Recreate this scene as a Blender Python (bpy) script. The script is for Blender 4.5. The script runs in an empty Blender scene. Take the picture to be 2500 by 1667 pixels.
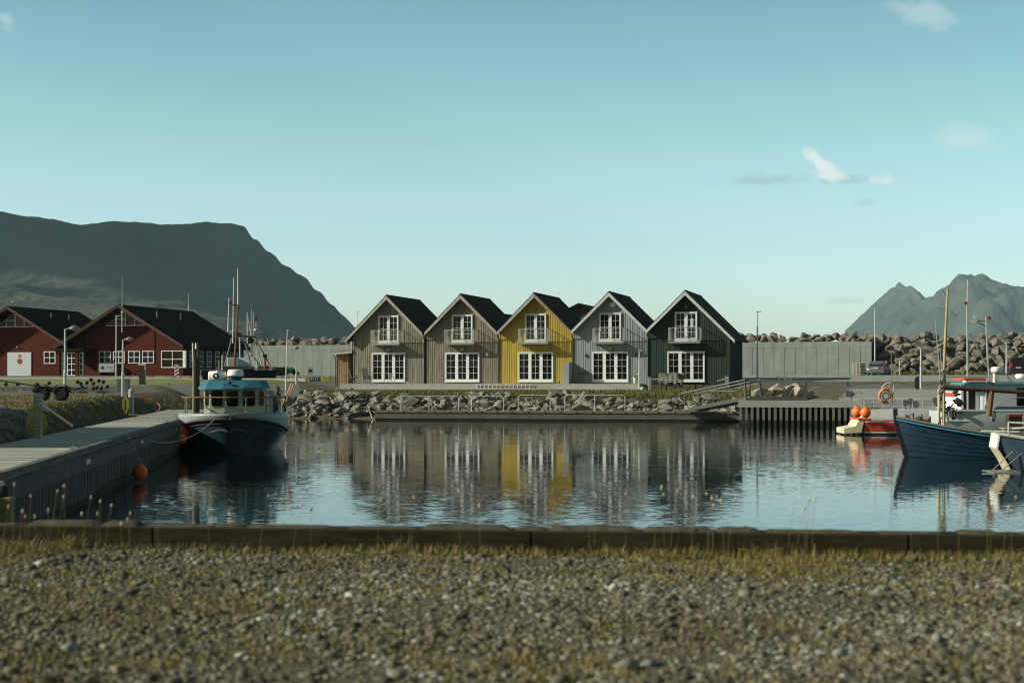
import bpy, bmesh, math, random
import numpy as np
from mathutils import Vector, Matrix, noise
R = math.radians
random.seed(7); rng = np.random.default_rng(7)
sc = bpy.context.scene
COL = sc.collection

# ------------------------------------------------------------------ camera
F, CX, HY, CZ = 3700.0, 1250.0, 928.0, 2.64       # focal length (px of 2500), centre, horizon row, camera height over water
cam_d = bpy.data.cameras.new("camera"); cam = bpy.data.objects.new("camera", cam_d); COL.objects.link(cam)
cam.location = (0, 0, CZ); cam.rotation_euler = (R(90), 0, 0)
cam_d.sensor_width = 36; cam_d.lens = F / 2500 * 36; cam_d.shift_y = (HY - 833.5) / 2500
cam_d.clip_end = 40000; cam_d.clip_start = 0.1
cam_d.dof.use_dof = True; cam_d.dof.focus_distance = 105; cam_d.dof.aperture_fstop = 2.1
sc.camera = cam

# ------------------------------------------------------------------ light
SUN = Vector((-2.33, -0.387, 1.22)).normalized()
el = math.asin(SUN.z); az = math.atan2(SUN.x, SUN.y)
w = bpy.data.worlds.new("World"); sc.world = w; w.use_nodes = True
nt = w.node_tree; nt.nodes.clear()
def N(t, typ, **kw):
    n = t.nodes.new(typ)
    for k, v in kw.items(): setattr(n, k, v)
    return n
def L(t, a, b): t.links.new(a, b)
def math_n(t, op, a, b=None, c=None, clamp=False):
    n = N(t, 'ShaderNodeMath', operation=op, use_clamp=clamp)
    for i, v in enumerate((a, b, c)):
        if v is None: continue
        if isinstance(v, (int, float)): n.inputs[i].default_value = v
        else: L(t, v, n.inputs[i])
    return n.outputs[0]
def mix_c(t, fac, a, b, mode='MIX'):
    n = N(t, 'ShaderNodeMix', data_type='RGBA', blend_type=mode, clamp_factor=True)
    for i, v in ((0, fac), (6, a), (7, b)):
        if isinstance(v, (int, float)): n.inputs[i].default_value = v
        elif isinstance(v, (tuple, list)): n.inputs[i].default_value = (*v[:3], 1)
        else: L(t, v, n.inputs[i])
    return n.outputs[2]
def ramp(t, fac, stops):
    n = N(t, 'ShaderNodeValToRGB'); cr = n.color_ramp
    while len(cr.elements) < len(stops): cr.elements.new(0.5)
    for e, (p, c) in zip(cr.elements, stops): e.position = p; e.color = (*c, 1)
    L(t, fac, n.inputs[0]); return n.outputs[0]
SKY_STRENGTH = 0.10
sky = N(nt, 'ShaderNodeTexSky', sky_type='NISHITA', sun_disc=False, sun_elevation=el, sun_rotation=az,
        altitude=0, air_density=1.0, dust_density=1.0, ozone_density=1.0)
tc = N(nt, 'ShaderNodeTexCoord'); sep = N(nt, 'ShaderNodeSeparateXYZ'); L(nt, tc.outputs['Generated'], sep.inputs[0])
SKYTINT = [(0.0, (.86, .96, 1.0)), (0.075, (.83, .93, .95)), (0.165, (.565, .735, .60)), (0.245, (.38, .545, .475)), (0.40, (.25, .27, .20)), (1.0, (.19, .18, .14))]
tint = ramp(nt, sep.outputs[2], SKYTINT)
skyc = mix_c(nt, 1.0, mix_c(nt, 1.0, sky.outputs[0], (2.10, 2.12, 2.16), 'MULTIPLY'), tint, 'MULTIPLY')
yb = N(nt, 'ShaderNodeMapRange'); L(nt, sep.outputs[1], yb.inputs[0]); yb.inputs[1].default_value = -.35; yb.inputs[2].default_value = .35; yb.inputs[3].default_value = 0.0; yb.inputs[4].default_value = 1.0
skyc = mix_c(nt, 1.0, skyc, mix_c(nt, yb.outputs[0], (.56, .46, .38), (1, 1, 1)), 'MULTIPLY')   # sky behind the viewer dimmed and warmed to strengthen the shade on facades
# thin clouds, each at its bearing and elevation in the sky
def cloud(t, base, px, py, rx, ry, rot, seed, amount, colour, dens=0.45):
    d = Vector(((px - CX) / F, 1, (HY - py) / F)).normalized()
    right = d.cross(Vector((0, 0, 1))).normalized(); up = right.cross(d).normalized()
    c, s = math.cos(rot), math.sin(rot)
    a = right * c + up * s; b = up * c - right * s
    def dot(v, k):
        n = N(t, 'ShaderNodeVectorMath', operation='DOT_PRODUCT'); L(t, tc.outputs['Generated'], n.inputs[0]); n.inputs[1].default_value = v
        return math_n(t, 'MULTIPLY', n.outputs['Value'], F / k)
    e = math_n(t, 'POWER', dot(a, rx), 2.0); e2 = math_n(t, 'POWER', dot(b, ry), 2.0)
    r = math_n(t, 'SQRT', math_n(t, 'ADD', e, e2))
    dd = N(t, 'ShaderNodeVectorMath', operation='DOT_PRODUCT'); L(t, tc.outputs['Generated'], dd.inputs[0]); dd.inputs[1].default_value = d
    front = math_n(t, 'GREATER_THAN', dd.outputs['Value'], 0.0)
    mp = N(t, 'ShaderNodeMapping'); L(t, tc.outputs['Generated'], mp.inputs[0]); mp.inputs[1].default_value = (seed, seed * 2, 0); mp.inputs[3].default_value = (1, 1, 1.6)
    no = N(t, 'ShaderNodeTexNoise'); L(t, mp.outputs[0], no.inputs[0]); no.inputs['Scale'].default_value = F / min(rx, ry) * 0.45; no.inputs['Detail'].default_value = 6; no.inputs['Roughness'].default_value = 0.70
    x = math_n(t, 'SUBTRACT', math_n(t, 'MULTIPLY_ADD', no.outputs[0], 2.8, dens - .45), math_n(t, 'MULTIPLY', r, 1.25))
    x = math_n(t, 'MULTIPLY', x, 1.5, clamp=True)
    x = math_n(t, 'MULTIPLY', math_n(t, 'SMOOTH_MIN', x, 1.0, 0.2, clamp=True), amount)
    x = math_n(t, 'MULTIPLY', x, front)
    return mix_c(t, x, base, colour)
S = .82 / SKY_STRENGTH
W_ = (0.98 * S, 1.04 * S, 1.0 * S); G_ = (0.36 * S, 0.53 * S, 0.56 * S)
for a in [(1880, 440, 190, 22, 0.03, 3.1, 0.55, G_, -0.1), (2080, 440, 160, 20, 0.0, 5.1, 0.6, G_, -0.1),
          (2000, 398, 56, 24, R(-38), 1.3, 1.0, W_, 0.12), (2030, 424, 70, 34, R(-14), 2.6, 0.95, W_, -0.1),
          (2145, 438, 56, 22, R(-6), 4.4, 0.75, W_, -0.1), (1865, 432, 70, 14, 0.0, 8.3, 0.30, W_, -0.1),
          (2360, 335, 110, 50, R(-12), 7.7, 0.30, W_, 0.0), (2260, 35, 140, 44, R(-15), 9.9, 0.28, W_, 0.0),
          (10, 50, 45, 26, R(-40), 11.1, 0.30, W_, 0.0), (2110, 495, 60, 14, 0.0, 6.6, 0.35, G_, -0.1),
          (1050, 355, 50, 10, R(-20), 12.2, 0.25, G_, -0.1), (2060, 735, 90, 12, 0.0, 13.2, 0.3, G_, -0.1)]:
    skyc = cloud(nt, skyc, *a)
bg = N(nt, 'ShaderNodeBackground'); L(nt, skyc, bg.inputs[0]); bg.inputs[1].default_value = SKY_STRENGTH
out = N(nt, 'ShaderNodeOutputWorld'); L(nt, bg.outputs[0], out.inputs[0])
sl = bpy.data.lights.new("sun", 'SUN'); sl.energy = 5.0; sl.angle = R(0.55); sl.color = (1.0, 0.93, 0.76)
so = bpy.data.objects.new("sun", sl); COL.objects.link(so); so.rotation_euler = SUN.to_track_quat('Z', 'Y').to_euler(); so.location = SUN * 60
sc.view_settings.view_transform = 'Standard'; sc.view_settings.look = 'None'; sc.view_settings.exposure = 0.35; sc.view_settings.gamma = 1
sc.cycles.filter_width = 1.1; sc.cycles.max_bounces = 6; sc.cycles.volume_bounces = 0; sc.cycles.transparent_max_bounces = 8

# ------------------------------------------------------------------ helpers
def W(x, y, d): return ((x - CX) * d / F, d, CZ - (y - HY) * d / F)
def XZ(x, y, d): return ((x - CX) * d / F, CZ - (y - HY) * d / F)
_m = {}
def M(name, rgb, rough=0.7, metal=0.0, var=0.18, scale=3.0, bump=0.0, bscale=None, stretch=(1, 1, 1), rgb2=None, detail=5, spec=0.4, world=False, contrast=None):
    if name in _m: return _m[name]
    m = bpy.data.materials.new(name); m.use_nodes = True; t = m.node_tree; t.nodes.clear()
    p = N(t, 'ShaderNodeBsdfPrincipled'); o = N(t, 'ShaderNodeOutputMaterial'); L(t, p.outputs[0], o.inputs[0])
    p.inputs['Roughness'].default_value = rough; p.inputs['Metallic'].default_value = metal; p.inputs['Specular IOR Level'].default_value = spec
    if world: v = N(t, 'ShaderNodeNewGeometry').outputs['Position']
    else: v = N(t, 'ShaderNodeTexCoord').outputs['Object']
    mp = N(t, 'ShaderNodeMapping'); L(t, v, mp.inputs[0]); mp.inputs[3].default_value = stretch
    no = N(t, 'ShaderNodeTexNoise'); L(t, mp.outputs[0], no.inputs[0]); no.inputs['Scale'].default_value = scale; no.inputs['Detail'].default_value = detail; no.inputs['Roughness'].default_value = 0.62
    f = no.outputs[0]
    lo, hi = contrast or (0.3, 0.7)
    mr = N(t, 'ShaderNodeMapRange'); L(t, f, mr.inputs[0]); mr.inputs[1].default_value = lo; mr.inputs[2].default_value = hi
    a = tuple(c * (1 - var) for c in rgb); b = tuple(min(1, c * (1 + var)) for c in rgb) if rgb2 is None else rgb2
    L(t, mix_c(t, mr.outputs[0], a, b), p.inputs['Base Color'])
    if bump:
        n2 = N(t, 'ShaderNodeTexNoise'); L(t, mp.outputs[0], n2.inputs[0]); n2.inputs['Scale'].default_value = bscale or scale * 4; n2.inputs['Detail'].default_value = 4
        bp = N(t, 'ShaderNodeBump'); bp.inputs['Strength'].default_value = 1; bp.inputs['Distance'].default_value = bump
        L(t, n2.outputs[0], bp.inputs['Height']); L(t, bp.outputs[0], p.inputs['Normal'])
    _m[name] = m; return m

class MB:
    def __init__(s): s.v = []; s.f = []
    def add(s, vs, fs):
        b = len(s.v); s.v += [tuple(map(float, v)) for v in vs]; s.f += [tuple(b + i for i in f) for f in fs]; return s
    def box(s, x0, x1, y0, y1, z0, z1):
        return s.add([(x0, y0, z0), (x1, y0, z0), (x1, y1, z0), (x0, y1, z0), (x0, y0, z1), (x1, y0, z1), (x1, y1, z1), (x0, y1, z1)],
                     [(0, 3, 2, 1), (4, 5, 6, 7), (0, 1, 5, 4), (1, 2, 6, 5), (2, 3, 7, 6), (3, 0, 4, 7)])
    def cbox(s, c, d, rz=0, rx=0, ry=0):
        m = Matrix.Translation(c) @ Matrix.Rotation(rz, 4, 'Z') @ Matrix.Rotation(ry, 4, 'Y') @ Matrix.Rotation(rx, 4, 'X')
        k = MB().box(-d[0] / 2, d[0] / 2, -d[1] / 2, d[1] / 2, -d[2] / 2, d[2] / 2)
        return s.add([m @ Vector(v) for v in k.v], k.f)
    def rod(s, p0, p1, r0, r1=None, n=8, cap=True):
        r1 = r0 if r1 is None else r1
        p0 = Vector(p0); p1 = Vector(p1); d = (p1 - p0)
        if d.length < 1e-6: return s
        d.normalize(); a = d.cross(Vector((0, 0, 1)) if abs(d.z) < .95 else Vector((1, 0, 0))).normalized(); b = d.cross(a)
        vs = []
        for p, r in ((p0, r0), (p1, r1)):
            for i in range(n):
                t = 2 * math.pi * i / n; vs.append(p + a * (r * math.cos(t)) + b * (r * math.sin(t)))
        fs = [(i, (i + 1) % n, n + (i + 1) % n, n + i) for i in range(n)]
        if cap: fs += [tuple(range(n - 1, -1, -1)), tuple(range(n, 2 * n))]
        return s.add(vs, fs)
    def tube(s, pts, r, n=6):
        pts = [Vector(p) for p in pts]; k = len(pts); vs = []
        for j, p in enumerate(pts):
            d = (pts[min(j + 1, k - 1)] - pts[max(j - 1, 0)]).normalized()
            a = d.cross(Vector((0, 0, 1)) if abs(d.z) < .9 else Vector((0, 1, 0))).normalized(); b = d.cross(a)
            for i in range(n):
                t = 2 * math.pi * i / n; vs.append(p + a * (r * math.cos(t)) + b * (r * math.sin(t)))
        fs = [(j * n + i, j * n + (i + 1) % n, (j + 1) * n + (i + 1) % n, (j + 1) * n + i) for j in range(k - 1) for i in range(n)]
        fs += [tuple(range(n - 1, -1, -1)), tuple(range((k - 1) * n, k * n))]
        return s.add(vs, fs)
    def lathe(s, c, prof, n=20, axis='Z'):
        vs = []
        for r, z in prof:
            for i in range(n):
                t = 2 * math.pi * i / n; x, y = r * math.cos(t), r * math.sin(t)
                v = (x, y, z) if axis == 'Z' else ((x, z, y) if axis == 'Y' else (z, x, y))
                vs.append((c[0] + v[0], c[1] + v[1], c[2] + v[2]))
        k = len(prof)
        fs = [(j * n + i, j * n + (i + 1) % n, (j + 1) * n + (i + 1) % n, (j + 1) * n + i) for j in range(k - 1) for i in range(n)]
        fs += [tuple(range(n - 1, -1, -1)), tuple(range((k - 1) * n, k * n))]
        return s.add(vs, fs)
    def ball(s, c, r, n=20, sz=1.0):
        k = 12
        return s.lathe(c, [(max(1e-3, r * math.sin(math.pi * i / k)), -r * sz * math.cos(math.pi * i / k)) for i in range(k + 1)], n)
    def torus(s, c, Rr, r, n=28, k=10, axis='Y', squash=1.0):
        vs = []
        for i in range(n):
            a = 2 * math.pi * i / n
            for j in range(k):
                b = 2 * math.pi * j / k; q = Rr + r * math.cos(b); h = r * math.sin(b) * squash
                x, y = q * math.cos(a), q * math.sin(a)
                v = (x, h, y) if axis == 'Y' else ((x, y, h) if axis == 'Z' else (h, x, y))
                vs.append((c[0] + v[0], c[1] + v[1], c[2] + v[2]))
        fs = [(i * k + j, ((i + 1) % n) * k + j, ((i + 1) % n) * k + (j + 1) % k, i * k + (j + 1) % k) for i in range(n) for j in range(k)]
        return s.add(vs, fs)
    def prism(s, poly, y0, y1):                       # poly in x,z extruded along y
        n = len(poly); vs = [(x, y0, z) for x, z in poly] + [(x, y1, z) for x, z in poly]
        return s.add(vs, [tuple(range(n)), tuple(range(2 * n - 1, n - 1, -1))] + [(i, n + i, n + (i + 1) % n, (i + 1) % n) for i in range(n)])
    def slab(s, poly, z0, z1):                        # poly in x,y extruded along z
        n = len(poly); vs = [(x, y, z0) for x, y in poly] + [(x, y, z1) for x, y in poly]
        return s.add(vs, [tuple(range(n - 1, -1, -1)), tuple(range(n, 2 * n))] + [(i, (i + 1) % n, n + (i + 1) % n, n + i) for i in range(n)])
    def loft(s, rings, closed=False, caps=False):
        k = len(rings[0]); vs = [p for r in rings for p in r]; fs = []
        for j in range(len(rings) - 1):
            for i in range(k if closed else k - 1):
                fs.append((j * k + i, j * k + (i + 1) % k, (j + 1) * k + (i + 1) % k, (j + 1) * k + i))
        if caps: fs += [tuple(range(k)), tuple(range((len(rings) - 1) * k, len(rings) * k))]
        return s.add(vs, fs)
    def build(s, name, mat, parent=None, smooth=False, bevel=0, fix=True):
        me = bpy.data.meshes.new(name); me.from_pydata(s.v, [], s.f); me.materials.append(mat)
        if fix:
            bm = bmesh.new(); bm.from_mesh(me); bmesh.ops.recalc_face_normals(bm, faces=bm.faces)
            if bevel: bmesh.ops.bevel(bm, geom=bm.edges[:], offset=bevel, segments=1, affect='EDGES', profile=0.5)
            bm.to_mesh(me); bm.free()
        if smooth: me.shade_smooth() if smooth is True else me.shade_auto_smooth(R(smooth)) if hasattr(me, 'shade_auto_smooth') else me.shade_smooth()
        o = bpy.data.objects.new(name, me); COL.objects.link(o)
        if parent: o.parent = parent
        return o
def tag(o, label=None, cat=None, group=None, kind=None):
    if label: o['label'] = label
    if cat: o['category'] = cat
    if group: o['group'] = group
    if kind: o['kind'] = kind
    return o
def thing(name, label, cat, loc, rz=0, group=None):
    o = bpy.data.objects.new(name, None); COL.objects.link(o); o.location = loc; o.rotation_euler = (0, 0, rz); o.empty_display_size = .2
    return tag(o, label, cat, group)
def dup(root, loc, rz, label, group=None):
    r = root.copy(); COL.objects.link(r); r.location = loc; r.rotation_euler = (0, 0, rz); r['label'] = label
    if group: r['group'] = group
    for ch in list(root.children):
        c = ch.copy(); COL.objects.link(c); c.parent = r
        for g in list(ch.children):
            d = g.copy(); COL.objects.link(d); d.parent = c
    return r
def text_mesh(txt, size, name, mat, parent, loc, rot=(R(90), 0, 0)):
    cu = bpy.data.curves.new(name, 'FONT'); cu.body = txt; cu.size = size; cu.extrude = 0.004; cu.align_x = 'CENTER'; cu.align_y = 'CENTER'; cu.resolution_u = 3
    o = bpy.data.objects.new(name + '_tmp', cu); COL.objects.link(o)
    dg = bpy.context.evaluated_depsgraph_get(); me = bpy.data.meshes.new_from_object(o.evaluated_get(dg)); bpy.data.objects.remove(o)
    me.materials.clear(); me.materials.append(mat); q = bpy.data.objects.new(name, me); COL.objects.link(q); q.parent = parent; q.location = loc; q.rotation_euler = rot
    return q
def fast_mesh(name, V, Fc, mat, smooth=False):
    me = bpy.data.meshes.new(name); V = np.asarray(V, np.float32); Fc = np.asarray(Fc, np.int32); k = Fc.shape[1]
    me.vertices.add(len(V)); me.vertices.foreach_set('co', V.ravel()); me.loops.add(Fc.size); me.loops.foreach_set('vertex_index', Fc.ravel())
    me.polygons.add(len(Fc)); me.polygons.foreach_set('loop_start', np.arange(0, Fc.size, k, dtype=np.int32)); me.update(calc_edges=True); me.validate()
    me.materials.append(mat)
    if smooth: me.shade_smooth()
    o = bpy.data.objects.new(name, me); COL.objects.link(o); return o

TH = math.atan(1034 / F)                               # houses are turned this much from the view axis
U = (math.cos(TH), -math.sin(TH)); V_ = (math.sin(TH), math.cos(TH))
RZ = -TH
def facade(px, q0=(1.87, 119.0)):                      # point on the line through q0 along U seen at column px
    k = (px - CX) / F; s = (q0[1] * k - q0[0]) / (U[0] - k * U[1]); return (q0[0] + U[0] * s, q0[1] + U[1] * s)

# ------------------------------------------------------------------ materials
concrete = M('concrete', (.30, .31, .29), .85, var=.16, scale=1.2, bump=.004, bscale=9)
concrete_l = M('pale_concrete', (.42, .43, .40), .85, var=.12, scale=1.0, bump=.003)
def streaked(name, rgb):
    m = M(name, rgb, .9, var=.14, scale=.6, bump=.004, bscale=8); t = m.node_tree; p = [n for n in t.nodes if n.type == 'BSDF_PRINCIPLED'][0]; src = p.inputs['Base Color'].links[0].from_socket
    tcn = N(t, 'ShaderNodeTexCoord'); mp = N(t, 'ShaderNodeMapping'); L(t, tcn.outputs['Object'], mp.inputs[0]); mp.inputs[3].default_value = (1.3, 1, .22); mp.inputs[1].default_value = (3, 1, 2)
    no = N(t, 'ShaderNodeTexNoise'); L(t, mp.outputs[0], no.inputs[0]); no.inputs['Scale'].default_value = 1.4; no.inputs['Detail'].default_value = 6; no.inputs['Roughness'].default_value = .7
    mr = N(t, 'ShaderNodeMapRange'); L(t, no.outputs[0], mr.inputs[0]); mr.inputs[1].default_value = .42; mr.inputs[2].default_value = .80
    L(t, mix_c(t, mr.outputs[0], src, (rgb[0] * .68, rgb[1] * .66, rgb[2] * .60)), p.inputs['Base Color']); return m
conc_wall = streaked('seawall_concrete', (.265, .305, .295)); _old = lambda: M('seawall_concrete', (.27, .29, .275), .9, var=.14, scale=.6, bump=.004, bscale=8, stretch=(1, 1, 2.2))
white_p = M('white_paint', (.74, .76, .74), .45, var=.05, scale=6)
white_w = M('white_window_paint', (.66, .72, .74), .5, var=.05)
steel = M('galvanised_steel', (.46, .48, .48), .45, .6, var=.12, scale=8)
dsteel = M('dull_steel', (.22, .23, .23), .5, .5, var=.15)
black = M('black_rubber', (.018, .018, .017), .75, var=.3)
dark = M('dark_paint', (.03, .032, .03), .6, var=.2)
glass = M('window_glass', (.007, .005, .004), .06, var=.3, scale=1.6, spec=.15, rgb2=(.045, .045, .040), contrast=(.50, .80))
roofm = M('dark_roofing', (.034, .031, .024), .95, var=.22, scale=9, bump=.004, bscale=60, spec=.08)
rustm = M('rusty_steel', (.16, .06, .025), .8, var=.4, scale=12, rgb2=(.28, .13, .06))
orange = M('orange_plastic', (.78, .20, .045), .42, var=.08)
redp = M('red_paint', (.50, .055, .03), .45, var=.12)
yellowm = M('yellow_paint', (.55, .42, .05), .6, var=.2)
ropem = M('rope', (.32, .31, .27), .9, var=.2, scale=30)
greenm = M('green_plastic', (.03, .20, .12), .5)
woodg = M('weathered_timber', (.20, .175, .14), .85, var=.25, scale=5, stretch=(5, 5, .6), bump=.002)

def boards(name, rgb, rgb2=None, var=.2):
    return M(name, rgb, .8, var=var, scale=2.2, stretch=(4.5, 4.5, .22), bump=.003, bscale=14, rgb2=rgb2, detail=6)

# ------------------------------------------------------------------ water
wm = bpy.data.materials.new('harbour_water'); wm.use_nodes = True; t = wm.node_tree; t.nodes.clear()
p = N(t, 'ShaderNodeBsdfPrincipled'); o = N(t, 'ShaderNodeOutputMaterial'); L(t, p.outputs[0], o.inputs[0])
p.inputs['Base Color'].default_value = (.006, .016, .018, 1); p.inputs['Roughness'].default_value = 0.03; p.inputs['IOR'].default_value = 1.333
geo = N(t, 'ShaderNodeNewGeometry')
def wave(scale, amp, stretch=(1, 1, 1), detail=2, rotz=0.0):
    mp = N(t, 'ShaderNodeMapping'); L(t, geo.outputs['Position'], mp.inputs[0]); mp.inputs[3].default_value = stretch; mp.inputs[2].default_value = (0, 0, rotz)
    no = N(t, 'ShaderNodeTexNoise'); L(t, mp.outputs[0], no.inputs[0]); no.inputs['Scale'].default_value = scale; no.inputs['Detail'].default_value = detail; no.inputs['Roughness'].default_value = .5
    s = N(t, 'ShaderNodeVectorMath', operation='SUBTRACT'); L(t, no.outputs['Color'], s.inputs[0]); s.inputs[1].default_value = (.5, .5, .5)
    m = N(t, 'ShaderNodeVectorMath', operation='MULTIPLY'); L(t, s.outputs[0], m.inputs[0]); m.inputs[1].default_value = (amp, amp, 0); return m.outputs[0]
# rougher patches drift over the calm basin
mpg = N(t, 'ShaderNodeMapping'); L(t, geo.outputs['Position'], mpg.inputs[0]); mpg.inputs[3].default_value = (.5, 1.2, 1)
ng = N(t, 'ShaderNodeTexNoise'); L(t, mpg.outputs[0], ng.inputs[0]); ng.inputs['Scale'].default_value = .09; ng.inputs['Detail'].default_value = 3
gst = N(t, 'ShaderNodeMapRange'); L(t, ng.outputs[0], gst.inputs[0]); gst.inputs[1].default_value = .36; gst.inputs[2].default_value = .62; gst.inputs[3].default_value = .55; gst.inputs[4].default_value = 1.75
a1 = N(t, 'ShaderNodeVectorMath', operation='ADD'); L(t, wave(1.3, .009, (.55, 1.5, 1), 1, .2), a1.inputs[0]); L(t, wave(9.5, .054, (.5, 1.3, 1), 2, -.2), a1.inputs[1])
a2 = N(t, 'ShaderNodeVectorMath', operation='SCALE'); L(t, a1.outputs[0], a2.inputs[0]); L(t, gst.outputs[0], a2.inputs['Scale'])
a3 = N(t, 'ShaderNodeVectorMath', operation='ADD'); L(t, a2.outputs[0], a3.inputs[0]); a3.inputs[1].default_value = (0, 0, 1)
a4 = N(t, 'ShaderNodeVectorMath', operation='NORMALIZE'); L(t, a3.outputs[0], a4.inputs[0]); L(t, a4.outputs[0], p.inputs['Normal'])
b = MB(); b.add([(-9000, -200, 0), (9000, -200, 0), (9000, 9500, 0), (-9000, 9500, 0)], [(0, 1, 2, 3)])
tag(b.build('water', wm, fix=False), 'calm rippled harbour water', kind='structure')

# ------------------------------------------------------------------ far land
def hterrain(name, xs, ys, hf, mat, smooth=True):
    X, Y = np.meshgrid(xs, ys); Z = hf(X, Y); nx, ny = len(xs), len(ys)
    V = np.stack([X.ravel(), Y.ravel(), Z.ravel()], 1)
    i, j = np.meshgrid(np.arange(nx - 1), np.arange(ny - 1)); a = (j * nx + i).ravel()
    return fast_mesh(name, V, np.stack([a, a + 1, a + nx + 1, a + nx], 1), mat, smooth)
def vnoise(X, Y, seed=0):                              # smooth value noise, numpy
    xi = np.floor(X).astype(int); yi = np.floor(Y).astype(int); fx = X - xi; fy = Y - yi
    fx = fx * fx * (3 - 2 * fx); fy = fy * fy * (3 - 2 * fy)
    def h(a, b):
        n = np.sin(a * 127.1 + b * 311.7 + seed * 74.7) * 43758.5453; return n - np.floor(n)
    return (h(xi, yi) * (1 - fx) + h(xi + 1, yi) * fx) * (1 - fy) + (h(xi, yi + 1) * (1 - fx) + h(xi + 1, yi + 1) * fx) * fy
def fbm(X, Y, o=5, seed=0, ridge=False):
    s = 0; a = 1; tot = 0
    for k in range(o):
        n = vnoise(X * 2 ** k, Y * 2 ** k, seed + k); n = 1 - abs(2 * n - 1) if ridge else n
        s = s + a * n; tot += a; a *= .5
    return s / tot
sm = lambda x: np.clip(x, 0, 1) ** 2 * (3 - 2 * np.clip(x, 0, 1))
D1 = 2600.0
pr1 = np.array([(-900, 470), (-400, 480), (-100, 500), (0, 517), (60, 524), (117, 531), (170, 536), (213, 544), (300, 541), (400, 544), (480, 544), (530, 541), (588, 542), (600, 550), (612, 566), (625, 578), (640, 594), (660, 612), (690, 640), (735, 671), (745, 680), (780, 708), (810, 736), (840, 765), (872, 797), (905, 826), (950, 860), (1050, 905), (1200, 926)], float)
def h1(X, Y):
    px = X / np.maximum(Y, D1) * F + CX; top = (HY - np.interp(px, pr1[:, 0], pr1[:, 1])) * D1 / F
    bend = 160 * np.sin(X / 420.0) + 60 * np.sin(X / 130.0)
    t_ = (Y - (D1 - 900 + bend * .6)) / (900 - bend * .6)            # 0 foot .. 1 rim
    g = np.where(t_ < .55, .40 * sm(t_ / .62) ** 1.2, 0); g = np.maximum(g, np.clip(.10 + (t_ - .1) * .72, 0, 1) * sm((t_ - .1) / .5))
    cl = sm((t_ - .70) / .28); g = g * (1 - cl) + cl * np.maximum(g, np.minimum(1, .42 + .58 * sm((t_ - .62) / .36)))
    g = np.where(t_ >= 1, 1.0 - .00004 * (Y - D1), g)
    hump = 46 * np.exp(-((X + 560) / 300) ** 2 - ((Y - 1900) / 190) ** 2) + 40 * np.exp(-((X + 760) / 130) ** 2 - ((Y - 2050) / 160) ** 2) + 30 * np.exp(-((X + 330) / 130) ** 2 - ((Y - 1850) / 130) ** 2)
    gul = (fbm(X / 70 + .15 * Y / 70, Y / 420, 4, 3, True) - .5) * 15 * np.clip(1.2 - abs(t_ - .6) * 1.4, 0, 1) + (fbm(X / 240, Y / 240, 5, 9) - .5) * 14 * np.clip(1 - t_, 0, 1) * sm(t_ * 3)
    back = 1 - sm((Y - D1 - 1400) / 900)
    ledge = 4 * np.abs(((top * g) / 22.0) % 1.0 - .5) * sm((t_ - .5) * 3) * (t_ < 1)
    top = top + (fbm(X / 26, Y / 400, 4, 40) - .5) * 4.5 * (top > 30) + (np.abs(((px - 560) / 38.0) % 1 - .5) - .25) * 10 * (px > 590) * (px < 820)
    return CZ * 0 + (top * np.clip(g, 0, 1) + np.where(t_ < 1, gul + ledge, 0)) * back + hump * back - 3
mt1 = M('moorland_slope', (.016, .020, .014), .95, var=.3, scale=.006, world=True, detail=9, rgb2=(.062, .068, .034), bump=9.0, bscale=.05, contrast=(.40, .66))
tag(hterrain('mountain', np.concatenate([np.linspace(-2600, -960, 60), np.linspace(-950, 260, 420)]), np.concatenate([np.linspace(1500, 2700, 230), np.linspace(2740, 5000, 26)]), h1, mt1), 'dark flat topped mountain', kind='structure')
D2 = 6200.0
q2 = lambda l: np.array([(x / .9408, y / .9408) for x, y in l], float)
prA = q2([(1900, 830), (1932, 790), (1942, 756), (1965, 738), (1985, 722), (2005, 705), (2022, 688), (2045, 664), (2056, 658), (2064, 645), (2080, 658), (2100, 672), (2122, 682), (2142, 692), (2170, 720), (2220, 750), (2300, 790), (2500, 860)])
prB = q2([(1940, 840), (1985, 780), (2020, 755), (2060, 730), (2110, 700), (2142, 690), (2152, 676), (2170, 668), (2183, 655), (2192, 644), (2200, 636), (2215, 640), (2236, 646), (2246, 642), (2262, 650), (2292, 664), (2352, 681), (2420, 700), (2560, 745), (2750, 820), (2900, 860)])
def mk2(pr, D, depth, seed, rough):
    def f(X, Y):
        px = X / np.maximum(Y, D) * F + CX; top = (HY - np.interp(px, pr[:, 0], pr[:, 1], right=900)) * D / F
        t_ = (Y - (D - depth)) / depth
        g = np.where(t_ < 1, .5 * sm(t_) + .5 * np.clip(t_, 0, 1) ** 1.3, 1 - sm((Y - D) / (depth * .8)))
        n = (fbm(X / 190 + Y / 500, Y / 260, 6, seed, True) - .5) * rough * np.clip(1 - abs(t_ - .55) * 1.7, 0, 1)
        n2 = (fbm(X / 60, Y / 90, 4, seed + 5, True) - .5) * rough * .25 * np.clip(1 - abs(t_ - .6) * 1.5, 0, 1)
        top = top + (fbm(X / 60, Y / 900, 5, seed + 9) - .5) * 9 * (top > 60)
        return top * g + (n + n2) * sm((top - 110) / 170) - 30 * (1 - sm(top / 60)) - 4
    return f
mt2 = M('rocky_mountain', (.032, .044, .040), .95, var=.3, scale=.006, world=True, detail=9, rgb2=(.085, .092, .072), bump=22.0, bscale=.02)
tag(hterrain('mountain', np.linspace(1050, 2700, 300), np.linspace(D2 - 1150, D2 + 700, 140), mk2(prA, D2 + 0.0, 1100, 21, 140), mt2), 'pointed far peak on the right', kind='structure')
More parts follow.
